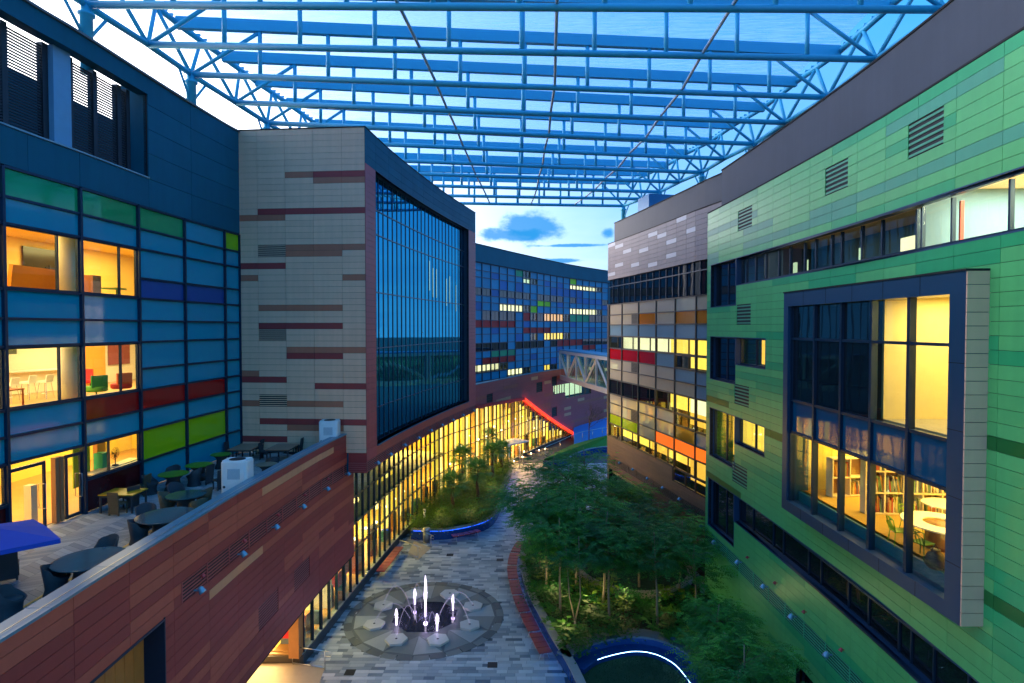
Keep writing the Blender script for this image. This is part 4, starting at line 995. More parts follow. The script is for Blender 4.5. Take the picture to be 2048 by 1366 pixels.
LN.insert(0, LN[0] + (LN[0]-LN[1])*1.15); RN.insert(0, RN[0] + (RN[0]-RN[1])*1.1)      # one bay nearer, above the frame
canopy = thing('canopy_roof', (0, 40, ZL), 'steel truss canopy with translucent membrane over the courtyard', 'canopy')
NBAY = 10; tops = []
for i, (a, b) in enumerate(zip(LN, RN)):
    P = [a + (b-a)*(k/NBAY) for k in range(NBAY+1)]
    mb = MB(); mb.tube([a, b], 0.16, 10); tr = mb.build('truss', cst, canopy, True)
    d = (b-a).normalized(); ang = atan2(d.y, d.x); up = Vector((0, 0, 1))
    ua = a - d*0.7; ub = b + d*0.7
    box('upper_beam', cst, tr, (ua+ub)/2 + up*((ZU0+ZU1)/2-ZL), ((ub-ua).length, 0.30, ZU1-ZU0), ang)
    for k in range(1, NBAY):
        mb = MB(); mb.tube([P[k]+up*0.1, P[k]+up*(ZU0-ZL)], 0.115 if k != NBAY//2 else 0.14, 8); mb.build('truss_post', cst, tr, True)
    for p, q in ((P[0], P[1]), (P[NBAY], P[NBAY-1])):
        mb = MB(); mb.tube([p, q+up*(ZU0-ZL)], 0.10, 8); mb.build('truss_diagonal', cst, tr, True)
    tops.append((ua + up*(ZU1-ZL), ub + up*(ZU1-ZL)))
for i in range(len(LN)-1):
    for E, sgn in ((LN, 0), (RN, 1)):
        mb = MB(); mb.tube([E[i], E[i+1]], 0.15, 8); ec = mb.build('edge_chord', cst, canopy, True)
        u0, u1 = tops[i][sgn], tops[i+1][sgn]
        mb = MB(); mb.tube([u0-Vector((0, 0, 0.3)), u1-Vector((0, 0, 0.3))], 0.17, 8); mb.build('upper_edge_chord', cst, ec, True)
        mid = (u0+u1)/2 - Vector((0, 0, 0.3))
        for q in (E[i], E[i+1]):
            mb = MB(); mb.tube([q, mid], 0.105, 8); mb.build('edge_diagonal', cst, ec, True)
        # gutter clips along the membrane edge
        for k in range(7):
            c = u0 + (u1-u0)*((k+0.5)/7); box('membrane_clip', cst, ec, c+Vector((0.12 if sgn else -0.12, 0, 0.02)), (0.22, 0.10, 0.10))
# longitudinal ties at lower chord level, fanning towards the camera
def tie(f0, f1, r=0.08):
    pts = [LN[i] + (RN[i]-LN[i])*(f0 + (f1-f0)*i/(len(LN)-1)) for i in range(len(LN))]
    mb = MB(); mb.tube([p+Vector((0, 0, 0.13)) for p in pts], r, 8); mb.build('longitudinal_tie', mat('grey_pink_canopy_tie', (0.42, 0.52, 0.62), 0.45), canopy, True)
def frac(i, x, y):
    p = at(x, y, ZL); a, b = LN[i], RN[i]; return (p.x-a.x)/(b.x-a.x)
tie(frac(2, 839, 108), frac(11, 978.5, 405)); tie(frac(2, 1104, 116), frac(11, 1062.6, 408)); tie(frac(2, 1394, 120), frac(11, 1150, 411))
for i in range(len(LN)-1):
    (a0, b0), (a1, b1) = tops[i], tops[i+1]; v = []; f = []; nu, nv = 12, 6
    for u in range(nu+1):
        for q in range(nv+1):
            s_, t_ = u/nu, q/nv; p = (a0+(b0-a0)*s_)*(1-t_) + (a1+(b1-a1)*s_)*t_; p = p + Vector((0, 0, 0.05 + 0.55*4*t_*(1-t_)*0.6)); v.append(p)
    for u in range(nu):
        for q in range(nv): f.append((u*(nv+1)+q, u*(nv+1)+q+1, (u+1)*(nv+1)+q+1, (u+1)*(nv+1)+q))
    mesh('membrane_panel', v, f, membr, canopy, None, True)
for E, idx, zb in ((LN, (1, 3, 5, 8, 11), 27.5), (RN, (1, 3, 5, 7, 9, 11), 25.5)):
    for i in idx:
        p = E[i]; mb = MB(); mb.lathe([(0.24, zb-p.z), (0.24, -0.5), (0.32, -0.46), (0.32, -0.36), (0.2, -0.3), (0.2, 0.05)], p, 14); c = mb.build('column', cst, canopy, True)
        for e in (1, -1):
            j = min(max(i+e, 0), len(E)-1); q = p + (E[j]-p)*0.30
            mb = MB(); mb.tube([p-Vector((0, 0, 1.5)), q-Vector((0, 0, 0.1))], 0.07, 6); mb.build('column_brace', cst, c, True)

# ================================================================ ground, plaza paving
gr = mesh('ground', [(-600, -600, -0.06), (600, -600, -0.06), (600, 900, -0.06), (-600, 900, -0.06)], [(0, 1, 2, 3)], mat('dark_ground', (0.07, 0.085, 0.07), 0.9, var=0.3, scale=0.3)); tag(gr, kind='structure')
pav = [mat('paver_%d' % k, c, 0.55, var=0.24, scale=0.8, rnd=0.10, bump=0.12, bscale=30) for k, c in enumerate(((0.52, 0.53, 0.53), (0.42, 0.44, 0.45), (0.32, 0.35, 0.37), (0.21, 0.245, 0.275), (0.135, 0.165, 0.20)))]
plaza = mesh('plaza_paving', [(-14, 24, -0.03), (13.5, 24, -0.03), (13.5, 80, -0.03), (-14, 80, -0.03)], [(0, 1, 2, 3)], mat('paver_bedding', (0.10, 0.11, 0.12), 0.9)); tag(plaza, kind='structure')
FCX, FCY, FR = at(848, 1240).x, (at(848, 1322).y + at(848, 1164).y)/2, 4.62
def wallx(Y):      # x of the glass line at depth Y
    for a, b in zip(FG_.P, FG_.P[1:]):
        if a.y <= Y <= b.y: return a.x + (b.x-a.x)*(Y-a.y)/(b.y-a.y)
    return FG_.P[0].x if Y < FG_.P[0].y else FG_.P[-1].x
random.seed(99); items = []
RD, RLn = 0.27, 0.72
Y = 25.0; row = 0
while Y < 73:
    x = -13.5 + random.random()*0.5; xmax = 2.4 + max(0, (Y-33)*0.22) if Y < 37 else 12.6
    while x < xmax:
        ln = random.choice((0.54, 0.72, 0.72, 0.9)); cx = x+ln/2
        if cx > (wallx(Y)+0.15 if Y > 29.2 else -13.4) and (cx-FCX)**2 + (Y-FCY)**2 > (FR-0.1)**2:
            nz = sin(cx*0.9+Y*0.35)+sin(Y*0.8-cx*0.3)
            m = min(4, max(0, int(random.gauss(1.5 + 0.5*nz*0.6, 1.25)+0.5)))
            items.append((cx, Y, ln, m))
        x += ln
    Y += RD; row += 1
items.sort(key=lambda q: q[1] + abs(q[0]+3)*0.3)
for cx, Y, ln, m in items[:300]: box('paver', pav[m], plaza, (cx, Y, -0.02+0.001*(m % 3)), (ln-0.012, RD-0.012, 0.05))
mb = MB()
for cx, Y, ln, m in items[300:]: mb.box((cx, Y, -0.02+0.001*(m % 3)), (ln-0.012, RD-0.012, 0.05), 0, m)
tag(mb.build('small_pavers', pav, plaza), kind='stuff')
for k_, (x_, y_) in enumerate(((700, 1345), (985, 1330), (1000, 1120), (900, 1110), (960, 1010))):
    p_ = at(x_, y_); box('drain_grate', mat('cast_iron_grate', (0.03, 0.032, 0.035), 0.5, 0.5), plaza, (p_.x, p_.y, 0.004), (0.5, 0.5, 0.012)); 
# warm concrete ramps at the two entrances
ramp = mat('ramp_concrete', (0.42, 0.33, 0.22), 0.6, var=0.12, bump=0.08)
rp = mesh('entrance_path', [(-13.4, 22, 0.02), (at(640, 1366).x+0.3, 24.5, 0.02), (at(650, 1335).x, at(650, 1335).y, 0.012), (at(585, 1330).x, at(585, 1330).y, 0.10), (-13.4, 29.0, 0.10)], [(0, 1, 2, 3, 4)], ramp); tag(rp, kind='structure')
q = [at(x, y, 0.015) for x, y in ((815, 1108), (836, 1120), (862, 1096), (828, 1082))]
rp2 = mesh('entrance_apron', [(p.x, p.y, 0.018) for p in q], [(0, 1, 2, 3)], ramp); tag(rp2, kind='structure')

# ================================================================ lobby under the red podium (seen below the soffit)
box('lobby_floor', WOODF, podium, (-14.0, 31.0, 0.42), (6.6, 3.6, 0.14)); box('lobby_step', mat('dark_bronze_step', (0.07, 0.05, 0.03), 0.4), podium, (-14.0, 29.15, 0.22), (6.6, 0.10, 0.42))
box('lobby_wall', mat('white_lobby_wall', (0.85, 0.80, 0.70), 0.6), podium, (-14.0, 34.0, 2.0), (6.8, 0.2, 3.4))
box('lobby_wall', mat('white_lobby_wall', (0.85, 0.80, 0.70), 0.6), podium, (-17.2, 28.0, 2.0), (0.2, 12, 3.4))
MB().lathe([(0.5, 0.0), (0.5, 3.35)], (-12.4, 24.3, 0), 24).build('lobby_column', mat('white_lobby_wall', (0.85, 0.80, 0.70), 0.6), podium, True)
lamp('lobby_lamp', (-13.6, 31.5, 3.25), 330, (1.0, 0.74, 0.40), (4, 3), 0, podium); lamp('lobby_lamp', (-13.4, 26.0, 3.25), 190, (1.0, 0.62, 0.22), (3, 4), 0, podium)
def sofa(loc, rz, label, c):
    t = thing('sofa', loc, label, 'sofa', rz=rz); M = WM[t.name]
    m = mat(c[0], c[1], 0.8, bump=0.1)
    box('seat', m, t, (0, 0, 0.22), (1.5, 0.7, 0.42), base=M); box('backrest', m, t, (0, 0.30, 0.58), (1.5, 0.18, 0.45), base=M)
    for s_ in (-0.68, 0.68): box('armrest', m, t, (s_, 0, 0.5), (0.14, 0.7, 0.2), base=M)
    return t
sofa((at(560, 1308, 0.5).x, 30.4, 0.49), pi, 'grey lobby sofa left of the timber pier under the red podium', ('grey_sofa_fabric', (0.20, 0.27, 0.30)))
sofa((at(578, 1308, 0.5).x-0.2, 32.4, 0.49), pi, 'blue-grey lobby sofa farther back under the red podium', ('slate_sofa_fabric', (0.14, 0.22, 0.27)))

# ================================================================ steel railings
def railing(pts, label, h=0.95, mid=True, loop=True):
    P = [Vector(p) for p in pts]; t = thing('handrail', P[0], label, 'railing')
    up = Vector((0, 0, 1)); mb = MB(); mb.tube([p+up*h for p in P], 0.028, 8); mb.build('top_rail', steel, t, True)
    if mid: mb = MB(); mb.tube([p+up*0.12 for p in P], 0.022, 8); mb.build('lower_rail', steel, t, True)
    for p in P: mb = MB(); mb.tube([p, p+up*h], 0.024, 8); mb.build('post', steel, t, True)
    if loop:
        d = (P[-1]-P[-2]).normalized(); mb = MB(); mb.tube([P[-1]+up*h, P[-1]+d*0.3+up*h, P[-1]+d*0.38+up*(h-0.1), P[-1]+d*0.3+up*(h-0.25), P[-1]+up*(h-0.25)], 0.024, 8); mb.build('rail_return', steel, t, True)
    return t
railing([at(585, 1330, 0.05), at(650, 1340, 0.0)], 'steel handrail at the timber-cornered lobby entrance')
railing([at(800, 1105), at(836, 1118)], 'steel handrail nearest the fountain at the glass hall door')
railing([at(828, 1079), at(862, 1094)], 'steel handrail beside the litter bin at the glass hall door')

# ================================================================ benches
benchm = mat('red_bench_slab', (0.36, 0.060, 0.055), 0.45, var=0.12, rnd=0.10); legm = mat('white_bench_leg', (0.70, 0.72, 0.74), 0.35)
def bench(F, s0, n, off, label, group=None, sl=0.50, wd=0.66):
    c = F.p(s0+sl*n/2, 0, off); t = thing('bench', c, label, 'bench', group)
    for k in range(n):
        F.slab('seat_slab', benchm, t, s0+sl*k, s0+sl*(k+1)-0.05, 0.43, 0.49, off-wd/2, off+wd/2)
    F.slab('seat_beam', legm, t, s0+0.05, s0+sl*n-0.05, 0.37, 0.425, off-0.05, off+0.05)
    for k in (0.12, 0.88):
        s = s0+sl*n*k; mb = MB(); mb.tube([F.p(s, 0.0, off+wd/2-0.05), F.p(s, 0.38, off+wd*0.2), F.p(s, 0.38, off-wd*0.2), F.p(s, 0.0, off-wd/2+0.05)], 0.022, 6); mb.build('leg', legm, t, True)
    return t
# raised planter on the right: bench side, cusp and the arc round the lawn
ZC = 0.85
W1 = Fac([(p.x, p.y) for p in (at(x, y, ZC) for x, y in ((1160, 1372), (1138, 1325), (1107, 1275), (1083, 1232), (1060, 1188), (1047, 1150), (1042, 1122), (1048, 1092), (1068, 1066), (1115, 1040), (1180, 1015), (1228, 1003)))], -1)
W2 = Fac([(p.x, p.y) for p in (at(x, y, ZC) for x, y in ((1136, 1316), (1150, 1306), (1176, 1289), (1229, 1275), (1274, 1271), (1322, 1279), (1370, 1302), (1405, 1338), (1428, 1372)))], 1)
ledwashm = mat('blue_led_wash_wall', (0.010, 0.060, 0.24), 0.25, var=0.2, scale=4, rnd=0.05); stonec = mat('pale_stone_coping', (0.26, 0.29, 0.31), 0.55, var=0.15)  # blue LED wash on the planter walls is put into their base colour
planterR = thing('raised_planter', W1.p(W1.len/2, 0), 'large raised planter with blue lit wall holding slender trees', 'planter')
W1.strip('planter_wall', ledwashm, planterR, 0, W1.len, -0.02, 0.75, -0.25, 0.0, 0.6); W1.strip('planter_coping', stonec, planterR, 0, W1.len, 0.75, ZC, -0.34, 0.08, 0.6)
W2.strip('lawn_wall', ledwashm, planterR, 0.1, W2.len, 0.1, 0.75, -0.3, 0.0, 0.6); W2.strip('lawn_wall_coping', mat('blue_stone_coping', (0.07, 0.13, 0.19), 0.5, var=0.15), planterR, 0.1, W2.len, 0.75, ZC, -0.75, 0.05, 0.6)
W2.strip('lawn_seat_step', ledwashm, planterR, 0.3, W2.len, 0.1, 0.42, 0.0, 0.75, 0.6)
led = mat('lit_blue_led_strip', (0.3, 0.6, 1.0), 0.4, emit=(0.28, 0.62, 1.0), estr=7.0)
W2.strip('led_strip', led, planterR, 1.6, W2.len, 0.42, 0.435, 0.735, 0.755, 0.4)
bled = mat('lit_deep_blue_led_strip', (0.05, 0.2, 1.0), 0.4, emit=(0.01, 0.10, 1.0), estr=3.0)
W1.strip('wall_led_strip', bled, planterR, 0.2, W1.len-2, 0.70, 0.745, 0.004, 0.03, 0.6)
soilm = mat('dark_soil', (0.030, 0.032, 0.020), 0.95, var=0.4, scale=3, bump=0.4, bscale=8)
nW1 = W1.P; i0 = min(range(len(nW1)), key=lambda i: (nW1[i]-Vector((at(1138, 1318, ZC).x, at(1138, 1318, ZC).y))).length)
poly = [W1.p(W1.S[i], 0.72, -0.2) for i in range(i0, len(nW1))] + [Vector((11.4, 44, 0.72)), Vector((11.6, 36, 0.72)), Vector((11.7, 24, 0.72)), Vector((9.6, 22, 0.72))] + [W2.p(W2.S[i], 0.72, -0.2) for i in range(len(W2.P)-1, 3, -1)]
mesh('planter_soil', poly, [tuple(range(len(poly)))], soilm, planterR)
lawnm = mat('dark_lawn_turf', (0.012, 0.050, 0.022), 0.9, var=0.35, scale=6, bump=0.5, bscale=60)
lp = [W2.p(W2.S[i], 0.2, 0.2) for i in range(len(W2.P))] + [Vector((10.5, 20, 0.2)), Vector((3, 20, 0.2))] + [W1.p(0.05*k, 0.2, -0.2) for k in range(0, int(i0*0.5/0.5))][0:1]
lawn = mesh('lawn', lp, [tuple(range(len(lp)))], lawnm); tag(lawn, kind='structure')
random.seed(4); mb = MB()
for k in range(9000):
    x, y = random.uniform(2.2, 9.5), random.uniform(24, 31.5)
    h = random.uniform(0.05, 0.11); a = random.uniform(0, pi); mb.add([(x-0.012*cos(a), y-0.012*sin(a), 0.2), (x+0.012*cos(a), y+0.012*sin(a), 0.2), (x+random.uniform(-.03, .03), y+random.uniform(-.03, .03), 0.2+h)], [(0, 1, 2)])
gb = mb
def inside(p, poly):
    c = False; n = len(poly); j = n-1
    for i in range(n):
        if (poly[i].y > p[1]) != (poly[j].y > p[1]) and p[0] < (poly[j].x-poly[i].x)*(p[1]-poly[i].y)/(poly[j].y-poly[i].y)+poly[i].x: c = not c
        j = i
    return c
keep = [(gb.v[3*k], gb.v[3*k+1], gb.v[3*k+2]) for k in range(9000) if inside(gb.v[3*k], lp)]
mb = MB()
for t3 in keep: mb.add(t3, [(0, 1, 2)])
tag(mb.build('lawn_grass', mat('lawn_grass_blade', (0.018, 0.075, 0.028), 0.8, rnd=0.3)), 'short dark green grass on the lawn inside the blue lit curb', 'grass', kind='stuff')
# benches along the planter, counted from the lawn end
sb = [W1.s_px(x) for x in (1100,)]
def sW1(x, y): p = at(x, y, 0.46); return min(range(len(W1.P)), key=lambda i: (W1.P[i]-Vector((p.x, p.y))).length)
s_cur = W1.S[sW1(1108, 1300)]; s_end = W1.S[sW1(1030, 1085)]
k = 0
while s_cur < s_end - 1.2 and k < 9:
    n = 4
    bench(W1, s_cur, n, 0.62, '%s red slab bench from the lawn along the blue planter wall' % ORD[k], 'red benches along the big planter'); s_cur += 0.5*n+0.22; k += 1
bench(FG_, FG_.s_px(736), 9, 0.75, 'long red slab bench against the glass hall beside the fountain', 'red benches along the glass hall', 0.50, 0.60)
# left planter with palms
W3 = Fac([(p.x, p.y) for p in (at(x, y, ZC) for x, y in ((822, 1058), (858, 1059), (896.6, 1057.6), (948, 1047.7), (981.5, 1034), (999, 1010), (1005, 978.6), (1010, 963), (1023, 937), (1020, 925)))], 1)
planterL = thing('palm_planter', W3.p(W3.len/2, 0), 'curved raised planter with palms in front of the golden glass hall', 'planter')
W3.strip('planter_wall', ledwashm, planterL, 0, W3.len, -0.02, 0.75, -0.25, 0.0, 0.6); W3.strip('planter_coping', stonec, planterL, 0, W3.len, 0.75, ZC, -0.30, 0.08, 0.6)
W3.strip('wall_led_strip', bled, planterL, 0.2, W3.len, 0.70, 0.745, 0.004, 0.03, 0.6)
poly3 = [W3.p(t, 0.72, -0.15) for t in W3.S] + [FG_.p(FG_.s_px(x), 0.72, 0.15) for x in (1000, 960, 920, 880, 850, 826)]
mesh('planter_soil', poly3, [tuple(range(len(poly3)))], soilm, planterL)
bench(W3, W3.s_px(899), 5, 0.60, 'short red slab bench against the palm planter', None, 0.46, 0.6)
# litter bin
bpz = at(853, 1084); tb = thing('litter_bin', bpz, 'cylindrical steel litter bin by the palm planter', 'bin')
MB().lathe([(0.27, 0), (0.27, 0.95)], bpz, 18).build('bin_body', mat('grey_bin_steel', (0.32, 0.33, 0.33), 0.35, 0.7), tb, True); MB().lathe([(0.30, 0.97), (0.31, 1.02), (0.29, 1.12), (0.12, 1.15)], bpz, 18).build('bin_lid', steel, tb, True); MB().lathe([(0.2, 0.951), (0.2, 0.968)], bpz, 14).build('bin_opening', black, tb)
bo = at(849, 1040, 0.72); tb = thing('path_light', bo, 'slim white bollard light standing in the palm bed', 'bollard light'); MB().lathe([(0.10, 0), (0.10, 0.85)], bo, 12).build('bollard_post', white, tb, True); MB().lathe([(0.11, 0.85), (0.11, 0.92), (0.05, 0.95)], bo, 12).build('bollard_cap', steel, tb, True)

# ================================================================ fountain
ft = thing('fountain', (FCX, FCY, 0), 'circular dry fountain with hexagon stones and violet lit jets in the plaza', 'fountain')
st = [mat('fountain_stone_%d' % k, c, 0.45, var=0.12, rnd=0.08) for k, c in enumerate(((0.16, 0.18, 0.175), (0.30, 0.32, 0.31), (0.085, 0.10, 0.105), (0.52, 0.51, 0.47), (0.035, 0.040, 0.05)))]
def ringseg(r0, r1, a0, a1, z0, z1, n=4):
    pts = [(FCX+r1*cos(a0+(a1-a0)*k/n), FCY+r1*sin(a0+(a1-a0)*k/n)) for k in range(n+1)] + [(FCX+r0*cos(a1-(a1-a0)*k/n), FCY+r0*sin(a1-(a1-a0)*k/n)) for k in range(n+1)]
    return MB().prism(pts, z0, z1)
for k in range(32): ringseg(FR-0.42, FR, 2*pi*k/32+0.004, 2*pi*(k+1)/32-0.004, -0.03, 0.012).build('ring_stone', st[2 if k % 2 else 0], ft)
MB().prism([(FCX+(FR-0.43)*cos(2*pi*k/64), FCY+(FR-0.43)*sin(2*pi*k/64)) for k in range(64)], -0.03, 0.004).build('fountain_bed', st[2], ft)
HX = [(HA := 2*pi*k/8 + 0.38, FCX + 2.95*cos(HA), FCY + 2.95*sin(HA)) for k in range(8)]
for k in range(8):
    a = HX[k][0]; am = a+pi/8; R2 = FR-0.5
    # star facets between the hexagons
    P0 = (FCX+R2*cos(a), FCY+R2*sin(a)); P1 = (FCX+R2*cos(am), FCY+R2*sin(am)); P2 = (FCX+R2*cos(a+pi/4), FCY+R2*sin(a+pi/4)); Q = (FCX+2.2*cos(am), FCY+2.2*sin(am)); H0 = (FCX+3.0*cos(a), FCY+3.0*sin(a)); H1 = (FCX+3.0*cos(a+pi/4), FCY+3.0*sin(a+pi/4))
    for q, m in (((P0, P1, Q), st[0]), ((P1, P2, Q), st[1]), ((P0, Q, H0), st[2]), ((P2, H1, Q), st[0])):
        c = (sum(p[0] for p in q)/3, sum(p[1] for p in q)/3); q = [(c[0]+(p[0]-c[0])*0.97, c[1]+(p[1]-c[1])*0.97) for p in q]
        ar = (q[1][0]-q[0][0])*(q[2][1]-q[0][1])-(q[2][0]-q[0][0])*(q[1][1]-q[0][1])
        MB().prism(q if ar > 0 else q[::-1], 0.0, 0.010).build('star_stone', m, ft)
    hx = MB().prism([(HX[k][1]+0.62*cos(a+2*pi*j/6), HX[k][2]+0.62*sin(a+2*pi*j/6)) for j in range(6)], 0.0, 0.13).build('hexagon_stone', st[3], ft)
    MB().prism([(HX[k][1]+0.07*cos(2*pi*j/10), HX[k][2]+0.07*sin(2*pi*j/10)) for j in range(10)], 0.13, 0.136).build('nozzle', black, hx)
MB().prism([(FCX+1.95*cos(2*pi*k/8+0.38), FCY+1.95*sin(2*pi*k/8+0.38)) for k in range(8)], 0.0, 0.012).build('wet_centre', mat('wet_black_stone', (0.030, 0.034, 0.050), 0.08, var=0.3), ft)
def water(name, c, k, fac):  # lamplight caught in the water is put in as its own emission
    m = bpy.data.materials.new(name); m.use_nodes = True; n = m.node_tree.nodes; l = m.node_tree.links; n.clear(); MT[name] = m
    o = n.new('ShaderNodeOutputMaterial'); mx = n.new('ShaderNodeMixShader'); tr = n.new('ShaderNodeBsdfTransparent'); em = n.new('ShaderNodeEmission'); em.inputs[0].default_value = (*c, 1); em.inputs[1].default_value = k
    g = n.new('ShaderNodeNewGeometry'); mp = n.new('ShaderNodeMapping'); mp.inputs['Scale'].default_value = (1, 1, 0.25); no = n.new('ShaderNodeTexNoise'); no.inputs['Scale'].default_value = 22; no.inputs['Detail'].default_value = 4; l.new(g.outputs['Position'], mp.inputs[0]); l.new(mp.outputs[0], no.inputs['Vector'])
    r = n.new('ShaderNodeMapRange'); r.inputs[1].default_value = 0.35; r.inputs[2].default_value = 0.7; r.inputs[3].default_value = fac*0.3; r.inputs[4].default_value = fac; l.new(no.outputs[0], r.inputs[0])
    l.new(r.outputs[0], mx.inputs[0]); l.new(tr.outputs[0], mx.inputs[1]); l.new(em.outputs[0], mx.inputs[2]); l.new(mx.outputs[0], o.inputs[0]); return m
watm = water('violet_lit_water', (0.60, 0.42, 1.0), 1.6, 0.75); watw = water('white_lit_water', (0.85, 0.74, 1.0), 2.6, 0.85); mist = water('violet_mist', (0.55, 0.38, 1.0), 0.5, 0.22)
thinw = water('thin_water', (0.62, 0.55, 0.9), 0.5, 0.8)
def jet(p, h, r, m, m2):
    random.seed(int(p.x*100)); mb = MB()
    for q in range(46):                    # a bundle of thin water filaments that rise and fall back
        a = random.uniform(0, 2*pi); hh = h*random.uniform(0.35, 1.0)**0.6; sp = r*random.uniform(0.1, 1.0); d = Vector((cos(a), sin(a), 0))
        mb.tube([p + d*sp*0.25, p + d*sp*0.5 + Vector((0, 0, hh*0.6)), p + d*sp*0.8*(1-hh/h*0.6) + Vector((0, 0, hh)), p + d*sp*1.25 + Vector((0, 0, hh*0.72))], [0.012, 0.010, 0.007, 0.004], 4)
    j = mb.build('water_jet', m, ft, True)
    MB().lathe([(r*0.9, 0.0), (r*1.0, 0.10), (r*0.7, h*0.35), (r*0.4, h*0.75), (0.01, h)], p, 12).build('water_mist', mist, j, True)
    mb = MB()
    for q in range(90):
        a = random.uniform(0, 2*pi); rr = r*random.uniform(0.4, 5.0); z = 0.02+random.random()**2*h*0.45*max(0.1, 1-rr/(r*5)); mb.box(p+Vector((rr*cos(a), rr*sin(a), z)), (0.008, 0.008, 0.02), a)
    tag(mb.build('water_drops', thinw, j), kind='stuff')
    return j
pc = at(851, 1234); jet(pc, 2.5, 0.11, watw, watm); point('fountain_lamp', pc+Vector((0, 0, 0.4)), 26, (0.62, 0.45, 1.0), 0.12, ft)
for x, y in ((793, 1251), (829.5, 1209), (906, 1221), (874, 1262)):
    p = at(x, y); jet(p, 1.0, 0.12, watw, watm); point('fountain_lamp', p+Vector((0, 0, 0.5)), 8, (0.62, 0.42, 1.0), 0.1, ft)
for k, (a, x, y) in enumerate(HX):
    if k in (1,): continue
    p0 = Vector((x, y, 0.15)); p1 = Vector((FCX+0.9*cos(a), FCY+0.9*sin(a), 0.05)); hgt = 1.35 if k % 2 else 1.0
    mb = MB(); mb.tube([p0 + (p1-p0)*t + Vector((0, 0, hgt*4*t*(1-t))) for t in [i/16 for i in range(17)]], 0.010, 6); mb.build('water_arc', thinw, ft, True)

# ================================================================ far garden: grass bed, blue ramp, railing, cafe
W4 = Fac([(p.x, p.y) for p in (at(x, y, 0.8) for x, y in ((1086, 921), (1108, 922), (1132, 918), (1152, 907), (1172, 899), (1200, 894), (1225, 892)))], 1)
gb4 = thing('grass_bed', W4.p(W4.len/2, 0), 'curved raised grass bed below the far red wall', 'planter')
W4.strip('planter_wall', ledwashm, gb4, 0, W4.len, -0.02, 0.72, -0.25, 0.0, 1.0); W4.strip('planter_coping', stonec, gb4, 0, W4.len, 0.72, 0.80, -0.3, 0.03, 1.0)
p4 = [W4.p(t, 0.76, -0.2) for t in W4.S] + [at(x, y, 1.5) for x, y in ((1225, 868), (1190, 876), (1145, 889), (1110, 906), (1088, 918))]
mesh('grass_mound', p4, [tuple(range(len(p4)))], mat('bright_grass', (0.07, 0.20, 0.02), 0.9, var=0.4, scale=4, bump=0.5, bscale=20), gb4)
rampb = mesh('blue_ramp', [at(1148, 890, 1.2), at(1226, 868, 1.5), Vector((18.5, 99.0, 2.4)), Vector((9.6, 91.0, 1.45))], [(0, 1, 2, 3)], mat('blue_painted_ramp', (0.005, 0.20, 0.60), 0.45, var=0.1)); tag(rampb, kind='structure')
rl = [at(x, y, 1.3) for x, y in ((1090, 916), (1120, 902), (1148, 888), (1165, 882), (1185, 878), (1205, 874), (1222, 871))]
railing(rl, 'long steel railing above the far grass bed by the blue ramp', 1.3, False, False)
ca = thing('cafe_canopy', at(1018, 938), 'flat white canopy over the cafe tables at the golden glass hall', 'canopy')
pcn = at(1018, 938); box('canopy_slab', mat('pale_canopy_top', (0.75, 0.66, 0.62), 0.5), ca, (pcn.x, pcn.y, 3.2), (2.4, 4.6, 0.16), -0.75)
for dx, dy in ((-1.6, -0.6), (0.2, -1.8), (-0.2, 1.6), (1.5, 0.6)): MB().lathe([(0.06, 0), (0.06, 3.1)], (pcn.x+dx-0.2, pcn.y+dy, 0), 8).build('canopy_post', steel, ca, True)
bulbm = mat('lit_warm_bulb', (1, 0.8, 0.5), 0.4, emit=(1.0, 0.72, 0.35), estr=14.0)
def cafe_table(x, y, n):
    p = at(x, y); t = thing('cafe_table', p, '%s small round cafe table from the palm planter with a glowing candle' % ORD[n], 'table', 'cafe tables at the glass hall')
    MB().lathe([(0.5, 0.70), (0.5, 0.74)], p, 16).build('tabletop', mat('cafe_table_top', (0.20, 0.14, 0.10), 0.4), t); MB().lathe([(0.25, 0), (0.04, 0.05), (0.04, 0.70)], p, 10).build('pedestal', steel, t, True)
    MB().lathe([(0.05, 0.74), (0.06, 0.80), (0.03, 0.86)], p, 8).build('candle_lamp', bulbm, t)
for n_, (x, y) in enumerate(((1028, 935), (1045, 926), (1062, 919), (1078, 912), (1090, 909), (1048, 915))): cafe_table(x, y, n_)
point('cafe_lamp', at(1045, 928)+Vector((0, 0, 2.8)), 520, (1.0, 0.55, 0.16), 0.3, ca)
# ================================================================ plants
barkm = mat('pale_bark', (0.26, 0.20, 0.13), 0.8, var=0.35, scale=9, bump=0.3); barkd = mat('brown_bark', (0.12, 0.07, 0.035), 0.85, var=0.3, scale=9, bump=0.3)
def leafmat(name, c, trans=0.35):
    if name in MT: return MT[name]
    m = mat(name, c, 0.5, var=0.35, scale=1.3, rnd=0.35)
    n = m.node_tree.nodes; l = m.node_tree.links; b = n['Principled BSDF']; out = n['Material Output']
    t = n.new('ShaderNodeBsdfTranslucent'); t.inputs[0].default_value = (c[0]*1.2, c[1]*1.3, c[2], 1); mx = n.new('ShaderNodeMixShader'); mx.inputs[0].default_value = trans
    l.new(b.outputs[0], mx.inputs[1]); l.new(t.outputs[0], mx.inputs[2]); l.new(mx.outputs[0], out.inputs[0]); return m
leafA = leafmat('feathery_leaf', (0.042, 0.22, 0.032)); leafB = leafmat('deep_green_leaf', (0.018, 0.135, 0.028)); leafL = leafmat('bright_feathery_leaf', (0.095, 0.36, 0.040)); leafC = leafmat('yellow_green_leaf', (0.15, 0.27, 0.025)); leafD = leafmat('fern_leaf', (0.085, 0.25, 0.034)); leafP = leafmat('palm_leaf', (0.09, 0.24, 0.055)); leafG = leafmat('hedge_leaf', (0.11, 0.21, 0.02))  # brighter leaf green for part of the crown clumps
